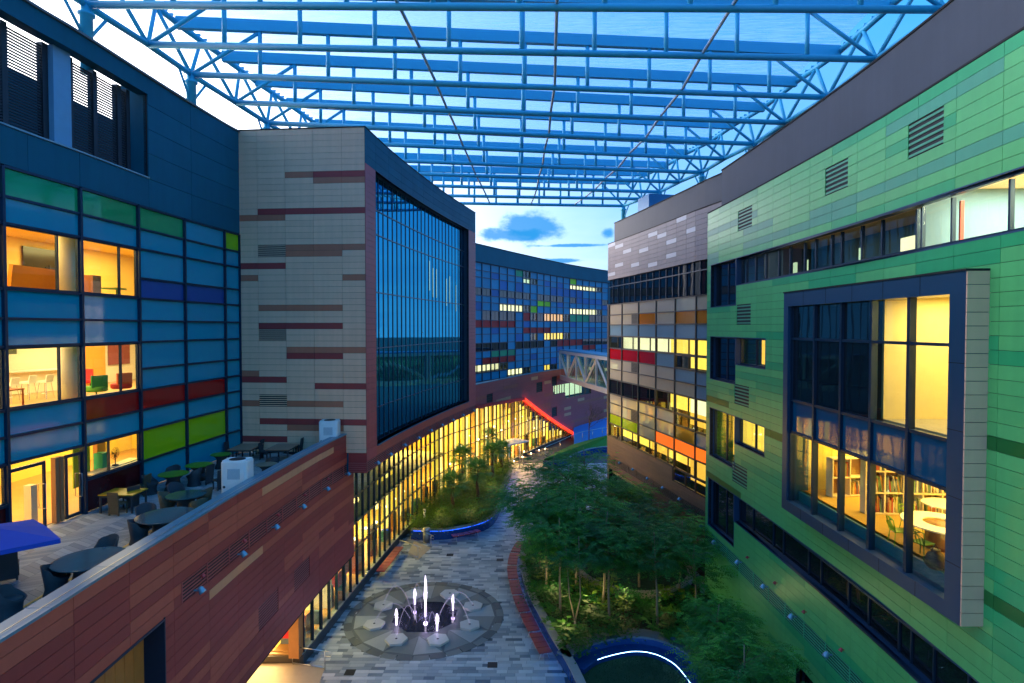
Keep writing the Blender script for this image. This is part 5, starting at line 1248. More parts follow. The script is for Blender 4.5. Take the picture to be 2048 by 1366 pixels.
def spray(mb, o, d, ln, n, lw, ll, mi=0):      # a feather of paired leaflets
    side = d.cross(Vector((0, 0, 1)));  side = side.normalized() if side.length > 0.05 else Vector((1, 0, 0)); upv = side.cross(d).normalized()
    for k in range(n):
        t = (k+1)/n; p = o + d*ln*t - Vector((0, 0, 0.18*ln*t*t)); sc_ = 1.0-0.45*t
        for s_ in (-1, 1):
            e = (side*s_ + d*0.55 - upv*random.uniform(0.0, 0.35)).normalized()*ll*sc_; w_ = d*lw*sc_*0.5
            q = p + e; mid = p + e*0.5 + upv*0.015
            mb.add([p, mid+w_, q, mid-w_], [(0, 1, 2, 3)], mi)
def make_crown(seed, rx, rz, nb, nsp):
    random.seed(seed); mb = MB(); limbs = MB()
    for b in range(nb):
        a = 2.399*b + random.uniform(-0.3, 0.3); u = (b+0.5)/nb; z = rz*(-0.75 + 1.5*random.random()); rr = rx*sqrt(random.uniform(0.08, 1.0))*sqrt(max(0.15, 1-(z/rz)**2*0.85))
        c = Vector((rr*cos(a), rr*sin(a), z)); root = Vector((0, 0, min(z-0.35, rz*0.3)-0.25*rr))
        if b % 2 == 0: limbs.tube([root, (root+c)/2+Vector((0, 0, 0.08)), c], [0.020, 0.012, 0.005], 5)
        cs = random.uniform(0.24, 0.42)
        for k in range(nsp):
            o = c + Vector((random.gauss(0, cs), random.gauss(0, cs), random.gauss(0, 0.13))); aa = a + random.gauss(0, 1.1); dd = Vector((cos(aa), sin(aa), random.uniform(-0.30, 0.15))).normalized()
            spray(mb, o, dd, random.uniform(0.36, 0.70), 5, 0.105, 0.22, b % 3 != 0)
    return mb, limbs
CROWNS = []
for sd_, rx, rz, nb, ns in ((1, 2.2, 1.25, 52, 17), (2, 1.9, 1.35, 46, 17), (3, 2.5, 1.1, 56, 17), (4, 1.6, 0.9, 24, 12)):
    c, l_ = make_crown(sd_, rx, rz, nb, ns); CROWNS.append((c, l_))
def crown_mesh(k, m):
    key = ('crown', k, m.name)
    if key not in CUBE:
        c = CROWNS[k][0]; me = bpy.data.meshes.new('crown'); me.from_pydata([tuple(v) for v in c.v], [], c.f); me.materials.append(leafL if m is leafA else leafA); me.materials.append(m); me.polygons.foreach_set('material_index', [int(q) for q in c.mi]); CUBE[key] = me
    return CUBE[key]
def limb_mesh(k):
    key = ('limbs', k)
    if key not in CUBE:
        c = CROWNS[k][1]; me = bpy.data.meshes.new('limbs'); me.from_pydata([tuple(v) for v in c.v], [], c.f); me.materials.append(barkd); CUBE[key] = me
    return CUBE[key]
def tree(base, h, k, m, label, group, sc_=1.0, fork=False, seed=0):
    random.seed(seed+11); t = thing('slender_tree', base, label, 'tree', group)
    top = base + Vector((random.uniform(-.25, .25), random.uniform(-.25, .25), h)); mb = MB()
    pts = [base + (top-base)*u + Vector((random.uniform(-.05, .05), random.uniform(-.05, .05), 0)) for u in (0, 0.2, 0.4, 0.6, 0.8, 1.0)]; pts[0] = base
    if fork:
        f0 = base + Vector((0, 0, 0.7)); mb.tube([base, f0], [0.075, 0.06], 7); mb.tube([f0, f0+Vector((0.3, 0.1, 1.2)), top+Vector((0.2, 0, 0))], [0.05, 0.04, 0.02], 6); mb.tube([f0, f0+Vector((-0.3, 0, 1.3)), top-Vector((0.5, 0, 0.3))], [0.045, 0.035, 0.015], 6)
    else: mb.tube(pts, [0.085, 0.07, 0.06, 0.05, 0.04, 0.02], 7)
    mb.build('trunk', barkm, t, True)
    M = Matrix.Translation(top - Vector((0, 0, 0.9*sc_))) @ Matrix.Rotation(random.uniform(0, 6.28), 4, 'Z') @ Matrix.Diagonal((sc_, sc_, sc_, 1))
    link('crown', crown_mesh(k, m), t, M); link('limbs', limb_mesh(k), t, M)
    return t
TR = [(1120.5, 1233, 5.6, 0, leafA, 1.0, 0), (1150, 1267, 5.2, 3, leafB, 1.0, 1), (1219.5, 1255, 5.4, 1, leafB, 1.0, 0), (1316, 1259.5, 5.3, 1, leafB, 1.0, 0), (1204, 1218, 5.8, 2, leafB, 0.95, 0), (1152.7, 1185.5, 6.2, 2, leafA, 1.0, 0),
      (1092, 1183, 6.0, 0, leafA, 1.05, 0), (1080, 1145, 6.0, 2, leafA, 1.05, 0), (1278, 1181, 4.9, 0, leafB, 1.0, 0), (1364, 1190, 4.5, 1, leafA, 1.0, 0), (1407, 1245, 4.4, 3, leafA, 1.1, 0),
      (1130, 1100, 6.2, 0, leafA, 1.1, 0), (1190, 1085, 5.2, 2, leafA, 1.1, 0), (1105, 1075, 6.6, 3, leafA, 1.25, 0), (1170, 1050, 6.4, 3, leafA, 1.2, 0), (1250, 1062, 3.7, 1, leafA, 1.1, 0), (1330, 1120, 4.0, 0, leafB, 1.0, 0), (1400, 1150, 3.6, 1, leafA, 1.0, 0)]
WHERE = ['beside the second red bench', 'with a forked trunk near the lawn corner', 'behind the middle of the lit lawn curb', 'behind the right part of the lit lawn curb', 'left of the round lawn rim', 'between the bench wall and the round lawn',
         'nearest the blue wall at mid bench', 'nearest the far end of the bench row', 'growing in front of the round lawn', 'right of the round lawn rim', 'with low crown by the green building', 'behind the bench row beyond the round lawn', 'just behind the round lawn on its left',
         'overhanging the plaza at the far planter tip', 'with sparse branches over the far paving', 'in front of the brown block windows', 'behind the round lawn on its right', 'close to the green building corner']
for i, (x, y, h, k, m, s_, fk) in enumerate(TR):
    b = at(x, y, 0.72); tree(Vector((min(b.x, 10.2), b.y, 0.70)), h, k, m, 'slender feathery tree ' + WHERE[i], 'slender trees in the big planter', s_, bool(fk), i)
for i, (x, y, z, h, k, s_, wr) in enumerate(((9.2, 22.6, 0.7, 3.9, 0, 0.85, 'in the lower right corner near the green louvres'), (8.5, 22.4, 0.7, 3.2, 1, 0.80, 'at the bottom edge right of the lawn'), (9.5, 26.6, 0.7, 3.5, 2, 0.62, 'against the green wall below the oriel window'), (9.9, 20.9, 0.7, 3.2, 3, 0.95, 'lowest at the bottom right by the green wall'), (9.5, 25.0, 0.7, 3.0, 3, 0.95, 'right of the lit lawn curb end'))):
    tree(Vector((x, y, z)), h, k, leafA if i != 1 else leafB, 'low dark feathery tree ' + wr, 'dark trees by the green building', s_, False, 40+i)
# round lawn with pale rim inside the trees
RC = Vector((8.1, 39.3, 0)); rl_ = thing('round_lawn', RC, 'round dark lawn with a pale stone rim among the trees', 'lawn')
MB().prism([(RC.x+3.6*cos(2*pi*k/40), RC.y+4.2*sin(2*pi*k/40)) for k in range(40)], 0.7, 0.95).build('lawn_disc', lawnm, rl_)
for k in range(24):
    a0, a1 = 2*pi*k/24+0.006, 2*pi*(k+1)/24-0.006; pts = [(RC.x+(3.98)*cos(a), RC.y+4.58*sin(a)) for a in (a0, (a0+a1)/2, a1)] + [(RC.x+3.6*cos(a), RC.y+4.2*sin(a)) for a in (a1, (a0+a1)/2, a0)]
    MB().prism(pts, 0.7, 1.08).build('rim_stone', mat('pale_rim_stone', (0.36, 0.33, 0.28), 0.6), rl_)
# shrubs and ferns
def plant_mesh(kind, seed):
    key = ('plant', kind, seed)
    if key in CUBE: return CUBE[key]
    random.seed(seed*13+5); mb = MB()
    if kind == 'fern':
        for k in range(16):
            a = 2.399*k; d = Vector((cos(a), sin(a), 0.75)).normalized(); o = Vector((0.04*cos(a), 0.04*sin(a), 0.05)); ln = random.uniform(0.45, 0.7)
            for q in range(8):
                t = (q+1)/8; p = o + d*ln*t - Vector((0, 0, 0.35*ln*t*t)); sd2 = d.cross(Vector((0, 0, 1))).normalized()
                for s_ in (-1, 1): e = (sd2*s_+d*0.4)*0.17*(1.1-0.8*t); w_ = d*0.032; mb.add([p, p+e*0.5+w_, p+e, p+e*0.5-w_], [(0, 1, 2, 3)])
    elif kind == 'broad':
        for k in range(22):
            a = 2.399*k; r = random.uniform(0.05, 0.4); z = random.uniform(0.25, 0.75); o = Vector((r*cos(a), r*sin(a), z)); d = Vector((cos(a), sin(a), random.uniform(-0.3, 0.3))).normalized(); sd2 = d.cross(Vector((0, 0, 1))).normalized(); ln = random.uniform(0.22, 0.36)
            mb.add([o, o+d*ln*0.4+sd2*ln*0.3, o+d*ln, o+d*ln*0.4-sd2*ln*0.3], [(0, 1, 2, 3)]); mb.tube([Vector((0, 0, 0)), o], 0.008, 4)
    else:
        for k in range(330):
            p = Vector((random.gauss(0, 0.30), random.gauss(0, 0.30), abs(random.gauss(0.28, 0.22)))); a = random.uniform(0, 6.28); d = Vector((cos(a), sin(a), random.uniform(-0.2, 0.7))).normalized()*0.12; sd2 = d.cross(Vector((0, 0, 1))).normalized()*0.035
            mb.add([p, p+d*0.5+sd2, p+d, p+d*0.5-sd2], [(0, 1, 2, 3)])
    me = bpy.data.meshes.new(kind); me.from_pydata([tuple(v) for v in mb.v], [], mb.f); CUBE[key] = me; return me
PM = {}
PLANTS = []
def shrub(kind, seed, m, loc, s_, name, label, group, cat='plant'):
    key = (kind, seed, m.name)
    if key not in PM: me = plant_mesh(kind, seed).copy(); me.materials.append(m); PM[key] = me
    o = link(name, PM[key], None, Matrix.Translation(loc) @ Matrix.Rotation(random.uniform(0, 6.28), 4, 'Z') @ Matrix.Diagonal((s_, s_, s_*random.uniform(0.85, 1.15), 1))); PLANTS.append((o, Vector(loc), name, group)); return tag(o, label, cat, group)
polyR = [Vector((p.x, p.y)) for p in poly]; random.seed(77); cnt = 0; tries = 0; spots = []
while cnt < 165 and tries < 9000:
    tries += 1; x, y = random.uniform(0.5, 11.0), random.uniform(23, 46)
    if not inside((x, y), polyR) or ((x-RC.x)/4.3)**2 + ((y-RC.y)/4.9)**2 < 1 or any((x-a)**2+(y-b)**2 < 0.45 for a, b in spots): continue
    px = 1024+FPX*x/y
    if y > 41 and random.random() < 0.6: continue
    spots.append((x, y)); cnt += 1; r = random.random(); st_ = random.getstate()
    near = y < 33
    if r < 0.50: shrub('fern', cnt % 4, leafD if near else leafA, (x, y, 0.70), random.uniform(0.9, 1.5), 'fern', 'low arching green fern in the bed under the slender trees', 'ferns under the slender trees')
    elif r < 0.72: shrub('broad', cnt % 3, leafC if 33 < y < 39 else leafD, (x, y, 0.70), random.uniform(1.0, 1.7), 'broadleaf_plant', 'broad-leaved yellow-green plant in the bed under the slender trees', 'broad-leaved plants under the slender trees')
    else: shrub('bush', cnt % 3, leafB, (x, y, 0.70), random.uniform(1.0, 1.6), 'bush', 'dark rounded bush in the bed under the slender trees', 'dark bushes under the slender trees')
    random.setstate(st_)
polyL = [Vector((p.x, p.y)) for p in poly3]; cnt = 0; tries = 0; spots = []
while cnt < 120 and tries < 9000:
    tries += 1; x, y = random.uniform(-9.5, 0.5), random.uniform(45, 72)
    if not inside((x, y), polyL) or any((x-a)**2+(y-b)**2 < 0.4 for a, b in spots): continue
    spots.append((x, y)); cnt += 1; st_ = random.getstate()
    shrub('bush', cnt % 3, leafG if random.random() < 0.75 else leafD, (x, y, 0.66), random.uniform(1.0, 1.7), 'bush', 'small olive green bush in the palm planter before the golden glass', 'bushes in the palm planter'); random.setstate(st_)
# fan palms
def palm_crown(seed, n, r):
    random.seed(seed); mb = MB()
    for k in range(n):
        a = 2.399*k; el = 1.2-1.75*k/n + random.uniform(-0.1, 0.1); d = Vector((cos(a)*cos(el), sin(a)*cos(el), sin(el))); st_ = d*r*0.42; mb.tube([Vector((0, 0, 0)), st_], 0.018, 4)
        s1 = d.cross(Vector((0, 0, 1)));  s1 = s1.normalized() if s1.length > 0.05 else Vector((1, 0, 0)); s2 = s1.cross(d).normalized()
        for q in range(17):
            b = (q-8)/8*1.75; e = d*cos(b) + s1*sin(b); ln = r*0.62*(1-0.22*abs(b)); p1 = st_ + e*ln*0.62 + s2*0.02; tip = st_ + e*ln - Vector((0, 0, 0.22*ln)) ; wv = (d*(-sin(b)) + s1*cos(b))*0.045
            mb.add([st_, p1+wv, tip, p1-wv], [(0, 1, 2, 3)])
    return mb
for i, (x, y, h, r, wr) in enumerate(((955, 1004, 2.9, 1.9, 'nearest the plaza edge of the bed'), (905, 1022, 2.4, 1.8, 'at the left end of the bed'), (925, 975, 3.2, 1.7, 'closest to the glass in mid bed'), (985, 962, 3.0, 1.8, 'near the bend of the blue curb'), (975, 935, 3.6, 1.7, 'tallest one at the back of the bed'), (1003, 945, 2.6, 1.5, 'at the far tip of the bed'))):
    b = at(x, y, 0.7); t = thing('fan_palm', b, 'fan palm ' + wr + ' before the golden glass', 'palm tree', 'fan palms in the curved planter'); mb = MB()
    mb.tube([b + Vector((0.05*sin(k), 0.04*cos(2*k), h*k/8)) for k in range(9)], [0.17-0.008*k for k in range(9)], 9); mb.build('trunk', barkd, t, True)
    palm_crown(i, 26, r).build('crown', leafP, t, False, Matrix.Translation(b + Vector((0, 0, h))))
# bare tree by the blue ramp
bt = at(1178, 884, 1.2); t = thing('bare_tree', bt, 'thin leafless tree in the far grass bed by the blue ramp', 'tree'); mb = MB(); mb.tube([bt, bt+Vector((0, 0, 2.6)), bt+Vector((0.1, 0, 3.6))], [0.08, 0.06, 0.04], 6); mb.build('trunk', barkd, t, True)
random.seed(8); mb = MB()
def br(p, d, ln, r, dep):
    q = p + d*ln; mb.tube([p, (p+q)/2+Vector((random.uniform(-.08, .08), 0, random.uniform(-.05, .1))), q], [r, r*0.75, r*0.5], 5)
    if dep:
        for _ in range(3): br(q if random.random() < 0.6 else (p+q)/2, (d + Vector((random.uniform(-.9, .9), random.uniform(-.9, .9), random.uniform(-.1, .6)))).normalized(), ln*0.68, r*0.55, dep-1)
for _ in range(6): br(bt+Vector((0, 0, random.uniform(1.6, 3.4))), Vector((random.uniform(-1, 1), random.uniform(-.6, .6), 0.7)).normalized(), 1.3, 0.035, 3)
mb.build('branches', barkd, t)

# each low plant is named by the tree or palm it grows nearest to
MARKS = [(Vector((min(at(x, y, 0.72).x, 10.2), at(x, y, 0.72).y, 0)), 'tree ' + WHERE[i]) for i, (x, y, *_) in enumerate(TR)]
PALMS = [(Vector(WM[o.name].translation), o['label'].replace(' before the golden glass', '')) for o in COL.objects if o.name.startswith('fan_palm')]
ranks = {}
for o, p, nm, grp in PLANTS:
    mk = PALMS if 'palm' in grp else MARKS; d, k = min(((p.xy-q.xy).length, i) for i, (q, _) in enumerate(mk)); ranks.setdefault((nm, 'palm' in grp, k), []).append((d, o, mk[k][1]))
for (nm, _, k), lst in ranks.items():
    for r_, (d, o, txt) in enumerate(sorted(lst, key=lambda q: q[0])): o['label'] = '%s closest %s to the %s' % (ORD[r_], {'fern': 'green fern', 'bush': 'low bush', 'broadleaf_plant': 'broadleaf'}[nm], txt)
# ================================================================ terrace furniture (deck at z 9.7)
ZD = 9.702
rat = mat('dark_woven_rattan', (0.022, 0.030, 0.040), 0.7, var=0.3, scale=30, bump=0.5, bscale=90); rat2 = mat('olive_woven_rattan', (0.085, 0.070, 0.040), 0.7, var=0.3, scale=30, bump=0.5, bscale=90)
def tub_chair(loc, rz, label, m=rat):
    t = thing('tub_chair', loc, label, 'chair', 'rattan tub chairs on the terrace', rz); M = WM[t.name]
    v = []; f = []; n = 28; prof = ((0.30, 0.0), (0.25, 0.18), (0.27, 0.36), (0.34, 1.0))
    def ring(o, k):
        for j in range(n):
            a = 2*pi*j/n; bk = max(0.0, -cos(a))**0.6 if cos(a) < 0 else 0.0; top = 0.46 + 0.38*bk + 0.16*max(0.0, 1-abs(cos(a))*1.3)
            r, z = prof[k]; zz = z if k < 3 else top; v.append((( r-o)*cos(a), (r-o)*sin(a), zz))
    for k in range(4): ring(0.0, k)
    ring(0.05, 3)
    for j in range(n): v.append((0.26*cos(2*pi*j/n), 0.26*sin(2*pi*j/n), 0.42))
    for k in range(5):
        for j in range(n): f.append((k*n+j, k*n+(j+1) % n, (k+1)*n+(j+1) % n, (k+1)*n+j))
    f.append(tuple(5*n+j for j in range(n)))
    mesh('shell', v, f, m, t, None, True, M)
    MB().lathe([(0.25, 0.421), (0.26, 0.46), (0.22, 0.49)], (0, 0, 0), 18).build('seat_cushion', mat('charcoal_cushion', (0.03, 0.035, 0.045), 0.8), t, True, M)
    return t
def side_chair(loc, rz, label, m=rat2, group='rattan side chairs on the terrace'):
    t = thing('side_chair', loc, label, 'chair', group, rz); M = WM[t.name]
    box('seat', m, t, (0, 0, 0.43), (0.46, 0.46, 0.07), base=M); box('backrest', m, t, (-0.23, 0, 0.64), (0.05, 0.46, 0.55), ry=-0.12, base=M); box('back_skirt', m, t, (-0.2, 0, 0.22), (0.03, 0.42, 0.34), base=M)
    for x in (-0.2, 0.2):
        for y in (-0.2, 0.2): box('leg', m, t, (x, y, 0.2), (0.045, 0.045, 0.40), base=M)
    return t
def round_table(loc, r, label, topm, h=0.74):
    t = thing('round_table', loc, label, 'table', 'round tables on the terrace'); 
    MB().lathe([(r-0.02, h-0.035), (r, h-0.02), (r, h), (r-0.02, h+0.006)], loc, 36).build('tabletop', topm, t, False); MB().lathe([(r*0.62, 0), (r*0.45, 0.25), (r*0.42, 0.5), (r*0.8, h-0.036)], loc, 24).build('woven_base', rat, t, True)
    return t
def deck(x, y, h=0.0):
    p = at(x, y, ZD+h); return Vector((p.x, p.y, ZD))
tglass = mat('smoked_glass_tabletop', (0.07, 0.10, 0.11), 0.10, var=0.25, scale=2); tgreen = mat('green_tabletop', (0.06, 0.22, 0.015), 0.3); tteal = mat('teal_tabletop', (0.025, 0.07, 0.085), 0.12)
p = deck(180, 1117, 0.74); round_table(p, 0.92, 'large smoked glass round table nearest the camera by the terrace parapet', tglass)
tub_chair(deck(112, 1148, 0.55), pi*0.15, 'dark tub chair left of the nearest big round table'); tub_chair(deck(212, 1090, 0.6), -pi*0.55, 'dark tub chair behind the nearest big round table'); tub_chair(deck(20, 1196, 0.5), 0.4, 'dark tub chair at the left frame edge by the glass table corner')
p = deck(332, 1030, 0.74); round_table(p, 0.95, 'large smoked glass round table in mid terrace by the parapet', tglass)
tub_chair(deck(292, 1022, 0.6), -pi*0.3, 'dark tub chair behind the mid terrace glass table'); tub_chair(deck(278, 1062, 0.4), pi*0.2, 'dark tub chair left of the mid terrace glass table'); tub_chair(deck(396, 1006, 0.6), pi*0.8, 'tub chair tucked between two glass tables by the parapet', rat2)
p = deck(372, 989, 0.74); round_table(p, 0.72, 'teal topped round table between the glass table and the white cooler', tteal)
tub_chair(deck(335, 1000, 0.5), 0.2, 'olive tub chair left of the teal topped table', rat2); tub_chair(deck(408, 985, 0.6), pi*0.9, 'olive tub chair right of the teal topped table', rat2); tub_chair(deck(352, 978, 0.6), -0.6, 'dark tub chair behind the teal topped table')
p = deck(347, 947, 0.74); round_table(p, 0.62, 'green topped round table near the glass wall', tgreen); tub_chair(deck(300, 965, 0.5), 0.1, 'dark tub chair left of the front green table'); tub_chair(deck(345, 934, 0.8), -pi/2, 'dark tub chair behind the front green table'); tub_chair(deck(388, 945, 0.6), pi, 'dark tub chair right of the front green table')
p = deck(398, 929, 0.74); round_table(p, 0.60, 'green topped round table half hidden behind a dark chair', tgreen); side_chair(deck(412, 955, 0.3), pi*0.9, 'dark high-backed chair in front of the hidden green table', rat); side_chair(deck(440, 965, 0.3), pi*0.8, 'dark high-backed chair left of the big white cooler', rat)
p = deck(442, 908, 0.74); round_table(p, 0.5, 'small green table far back near the wooden tables', tgreen)
p = deck(533, 928, 0.74); round_table(p, 0.5, 'small round table right of the big white cooler', mat('ash_tabletop', (0.16, 0.15, 0.10), 0.4)); tub_chair(deck(545, 921, 0.6), pi*0.7, 'dark tub chair beside the small table behind the cooler')
def long_table(x, y, rz, topm, label, size=(1.0, 1.5), h=0.74, grp='square tables on the terrace'):
    p = deck(x, y, h); t = thing('dining_table', p, label, 'table', grp, rz); M = WM[t.name]
    box('tabletop', topm, t, (0, 0, h-0.02), (size[0], size[1], 0.04), base=M)
    for dx in (-1, 1):
        for dy in (-1, 1): box('leg', rat, t, (dx*(size[0]/2-0.06), dy*(size[1]/2-0.06), (h-0.04)/2), (0.06, 0.06, h-0.04), base=M)
    box('apron', rat, t, (0, 0, h-0.09), (size[0]-0.1, size[1]-0.1, 0.08), base=M); return t
tw_ = mat('brown_slatted_tabletop', (0.30, 0.17, 0.11), 0.5)
long_table(247, 983, 0.0, mat('yellow_tabletop', (0.48, 0.28, 0.01), 0.35), 'yellow topped table near the glass door', (1.35, 1.0)); side_chair(deck(236, 1008, 0.4), pi/2*0.9, 'olive side chair in front of the yellow table'); side_chair(deck(284, 968, 0.5), pi, 'olive side chair right of the yellow table'); side_chair(deck(262, 1000, 0.3), pi*0.8, 'dark side chair tucked under the yellow table', rat)
long_table(492, 893, 0.0, tw_, 'brown wooden table left of the far pair', (1.25, 1.7)); side_chair(deck(462, 905, 0.3), 0.0, 'dark side chair left of the left wooden table', rat); side_chair(deck(516, 893, 0.5), pi, 'dark side chair right of the left wooden table', rat); side_chair(deck(452, 890, 0.5), 0.3, 'dark side chair by the glass wall behind the left wooden table', rat)
long_table(566, 893, 0.0, tw_, 'brown wooden table right of the far pair', (1.25, 1.7)); side_chair(deck(530, 900, 0.5), 0.0, 'dark side chair left of the right wooden table', rat); side_chair(deck(596, 890, 0.5), pi, 'dark side chair right of the right wooden table', rat); side_chair(deck(546, 882, 0.6), -pi/2, 'dark side chair behind the right wooden table', rat); side_chair(deck(622, 885, 0.5), pi, 'dark side chair in the corner by the beige wall', rat)
# portable coolers
wp_ = mat('white_cooler_plastic', (0.62, 0.72, 0.78), 0.35); wd_ = mat('grey_cooler_side', (0.38, 0.42, 0.44), 0.4)
def cooler(x, y, w_, h, label, rz):
    p = deck(x, y, 0.0); t = thing('air_cooler', p, label, 'air cooler', 'white air coolers on the terrace', rz); M = WM[t.name]
    prof = []; n = 8; a_, b_ = w_/2, w_*0.38; r = 0.12
    for cx, cy, a0 in ((a_-r, b_-r, 0), (-a_+r, b_-r, pi/2), (-a_+r, -b_+r, pi), (a_-r, -b_+r, 1.5*pi)):
        for k in range(n+1): prof.append((cx+r*cos(a0+pi/2*k/n), cy+r*sin(a0+pi/2*k/n)))
    mb = MB(); mb.prism(prof, 0.08, h-0.06); mb.prism([(q[0]*0.94, q[1]*0.94) for q in prof], h-0.06, h); mb.build('casing', wp_, t, False, M)
    MB().lathe([(w_*0.30, h), (w_*0.30, h+0.012), (w_*0.1, h+0.02)], (0, 0, 0), 20).build('top_grille', black, t, False, M)
    for k in range(12): box('front_slot', mat('cooler_slot', (0.06, 0.16, 0.24), 0.5), t, (-w_*0.22+k*w_*0.04, -b_-0.002, h*0.72), (0.012, 0.01, h*0.22), base=M)
    box('side_panel', wd_, t, (-a_-0.003, 0, h*0.5), (0.012, b_*1.2, h*0.82), base=M)
    for k in range(3):
        box('warning_mark', black, t, (-a_-0.011, b_*0.2, h*(0.18+0.14*k)), (0.006, 0.09, 0.09), rx=0.78, base=M)
        MB().lathe([(0.055, 0), (0.055, 0.006)], (0, 0, 0), 14).build('round_mark', mat('dark_print', (0.03, 0.06, 0.08), 0.5), t, False, M @ Matrix.Translation((-a_*0.72, -b_-0.001, h*(0.17+0.14*k))) @ Matrix.Rotation(pi/2, 4, 'X'))
    for dx in (-0.35, 0.35):
        for dy in (-0.35, 0.35): MB().lathe([(0.04, 0), (0.04, 0.08)], (dx*w_, dy*w_*0.7, 0), 8).build('castor', black, t, False, M)
    return t
cooler(476, 1010, 1.05, 1.9, 'big white air cooler standing at the parapet in mid terrace', 0.05); cooler(660, 912, 1.05, 2.05, 'white air cooler at the far end of the terrace by the beige wall', 0.05)
# blue parasol at the left edge
pu = Vector((-13.95, 15.35, ZD)); t = thing('parasol', pu, 'blue square parasol at the left edge of the terrace', 'parasol'); bl = mat('royal_blue_canvas', (0.004, 0.055, 0.42), 0.8, var=0.06)
MB().lathe([(0.03, 0.0), (0.03, 2.0)], pu, 10).build('pole', steel, t, True); MB().lathe([(0.3, 0), (0.3, 0.07), (0.05, 0.1)], pu, 16).build('base', mat('parasol_base', (0.05, 0.05, 0.05), 0.6), t)
c = pu + Vector((0, 0, 2.05)); R_ = 1.85; cn = [c + Vector((R_*cos(a), R_*sin(a), -0.42)) for a in [0.12+k*pi/2 for k in range(4)]]; v = [c] ; f = []
for k in range(4):
    a, b = cn[k], cn[(k+1) % 4]; v += [a, (a+b)/2 + Vector((0, 0, 0.06)), ]
nv = len(v); 
for k in range(8): f.append((0, 1+k, 1+(k+1) % 8))
low = [p_ - Vector((0, 0, 0.12)) for p_ in v[1:]]; v += low
for k in range(8): f.append((1+k, nv+k, nv+(k+1) % 8, 1+(k+1) % 8))
mesh('canopy', v, f, bl, t)
for k in range(4): mb = MB(); mb.tube([c-Vector((0, 0, 0.35)), cn[k]-Vector((0, 0, 0.03))], 0.012, 5); mb.build('rib', steel, t)
side_chair(Vector((-14.6, 16.8, ZD)), 2.2, 'dark chair under the blue parasol', rat)

# ================================================================ wall floodlights on the louvre bands
fl = mat('pale_blue_lamp_head', (0.22, 0.36, 0.46), 0.25, 0.3); flr = mat('red_lamp_head', (0.50, 0.05, 0.05), 0.4)
def flood(F, x, y, label, group, m=fl, s=1.0, out=0.16):
    t_, z = F.hit(x, y); p = F.p(t_, z, 0.10); n_ = F.nrm(t_); n3 = Vector((n_.x, n_.y, 0)); t = thing('wall_floodlight', p, label, 'floodlight', group)
    mb = MB(); mb.tube([p-n3*0.04, p+n3*out], 0.03*s, 6); mb.build('bracket', m, t); q = p+n3*(out+0.05*s)
    M = Matrix.Translation(q) @ Vector((n_.x*0.5, n_.y*0.5, -0.8)).to_track_quat('Z', 'Y').to_matrix().to_4x4(); MB().lathe([(0.05*s, -0.14*s), (0.085*s, -0.10*s), (0.115*s, 0.04*s), (0.125*s, 0.08*s), (0.02, 0.085*s)], (0, 0, 0), 12).build('lamp_head', m, t, True, M)
for k, q in enumerate(((377.5, 1181), (466.6, 1108.6), (536, 1054.5), (592.7, 1013.5), (643, 978), (685.7, 948))): flood(FP, *q, '%s pale floodlight from the camera on the terrace wall louvres' % ORD[k], 'floodlights on the red terrace wall')
for k, q in enumerate(((389, 1152), (475, 1082), (545, 1030), (600, 990), (648, 958))): flood(FP, *q, '%s small red lamp from the camera above the terrace wall louvres' % ORD[k], 'red lamps on the terrace wall', flr, 0.6, 0.06)
for k, q in enumerate(((745.7, 926), (772, 909), (801, 890), (830, 876), (855, 861), (877.5, 850), (899.5, 840), (920.5, 830.4), (942, 821.6))): flood(FC, *q, '%s pale floodlight from the tower corner below the curved glass' % ORD[k], 'floodlights under the curved glass wall')
for k, q in enumerate(((1368, 998), (1333.8, 975.6), (1302.8, 956.5), (1273, 938.7), (1246, 925.5), (1221.7, 911))): flood(FM, *q, '%s floodlight from the green building on the brown block louvres' % ORD[k], 'floodlights on the brown block')
for k, q in enumerate(((1677, 1309.7), (1602.5, 1233.7), (1544, 1173.6), (1490, 1124.5), (1441, 1085), (1405, 1052))): flood(FGR, *q, '%s pale floodlight from the camera on the green wall louvres' % ORD[k], 'floodlights on the green wall')
for k, q in enumerate(((1700.6, 1300), (1623, 1224), (1563, 1166), (1506, 1115))): flood(FGR, *q, '%s small red lamp from the camera along the green wall louvres' % ORD[k], 'red lamps on the green wall', flr, 0.6, 0.06)

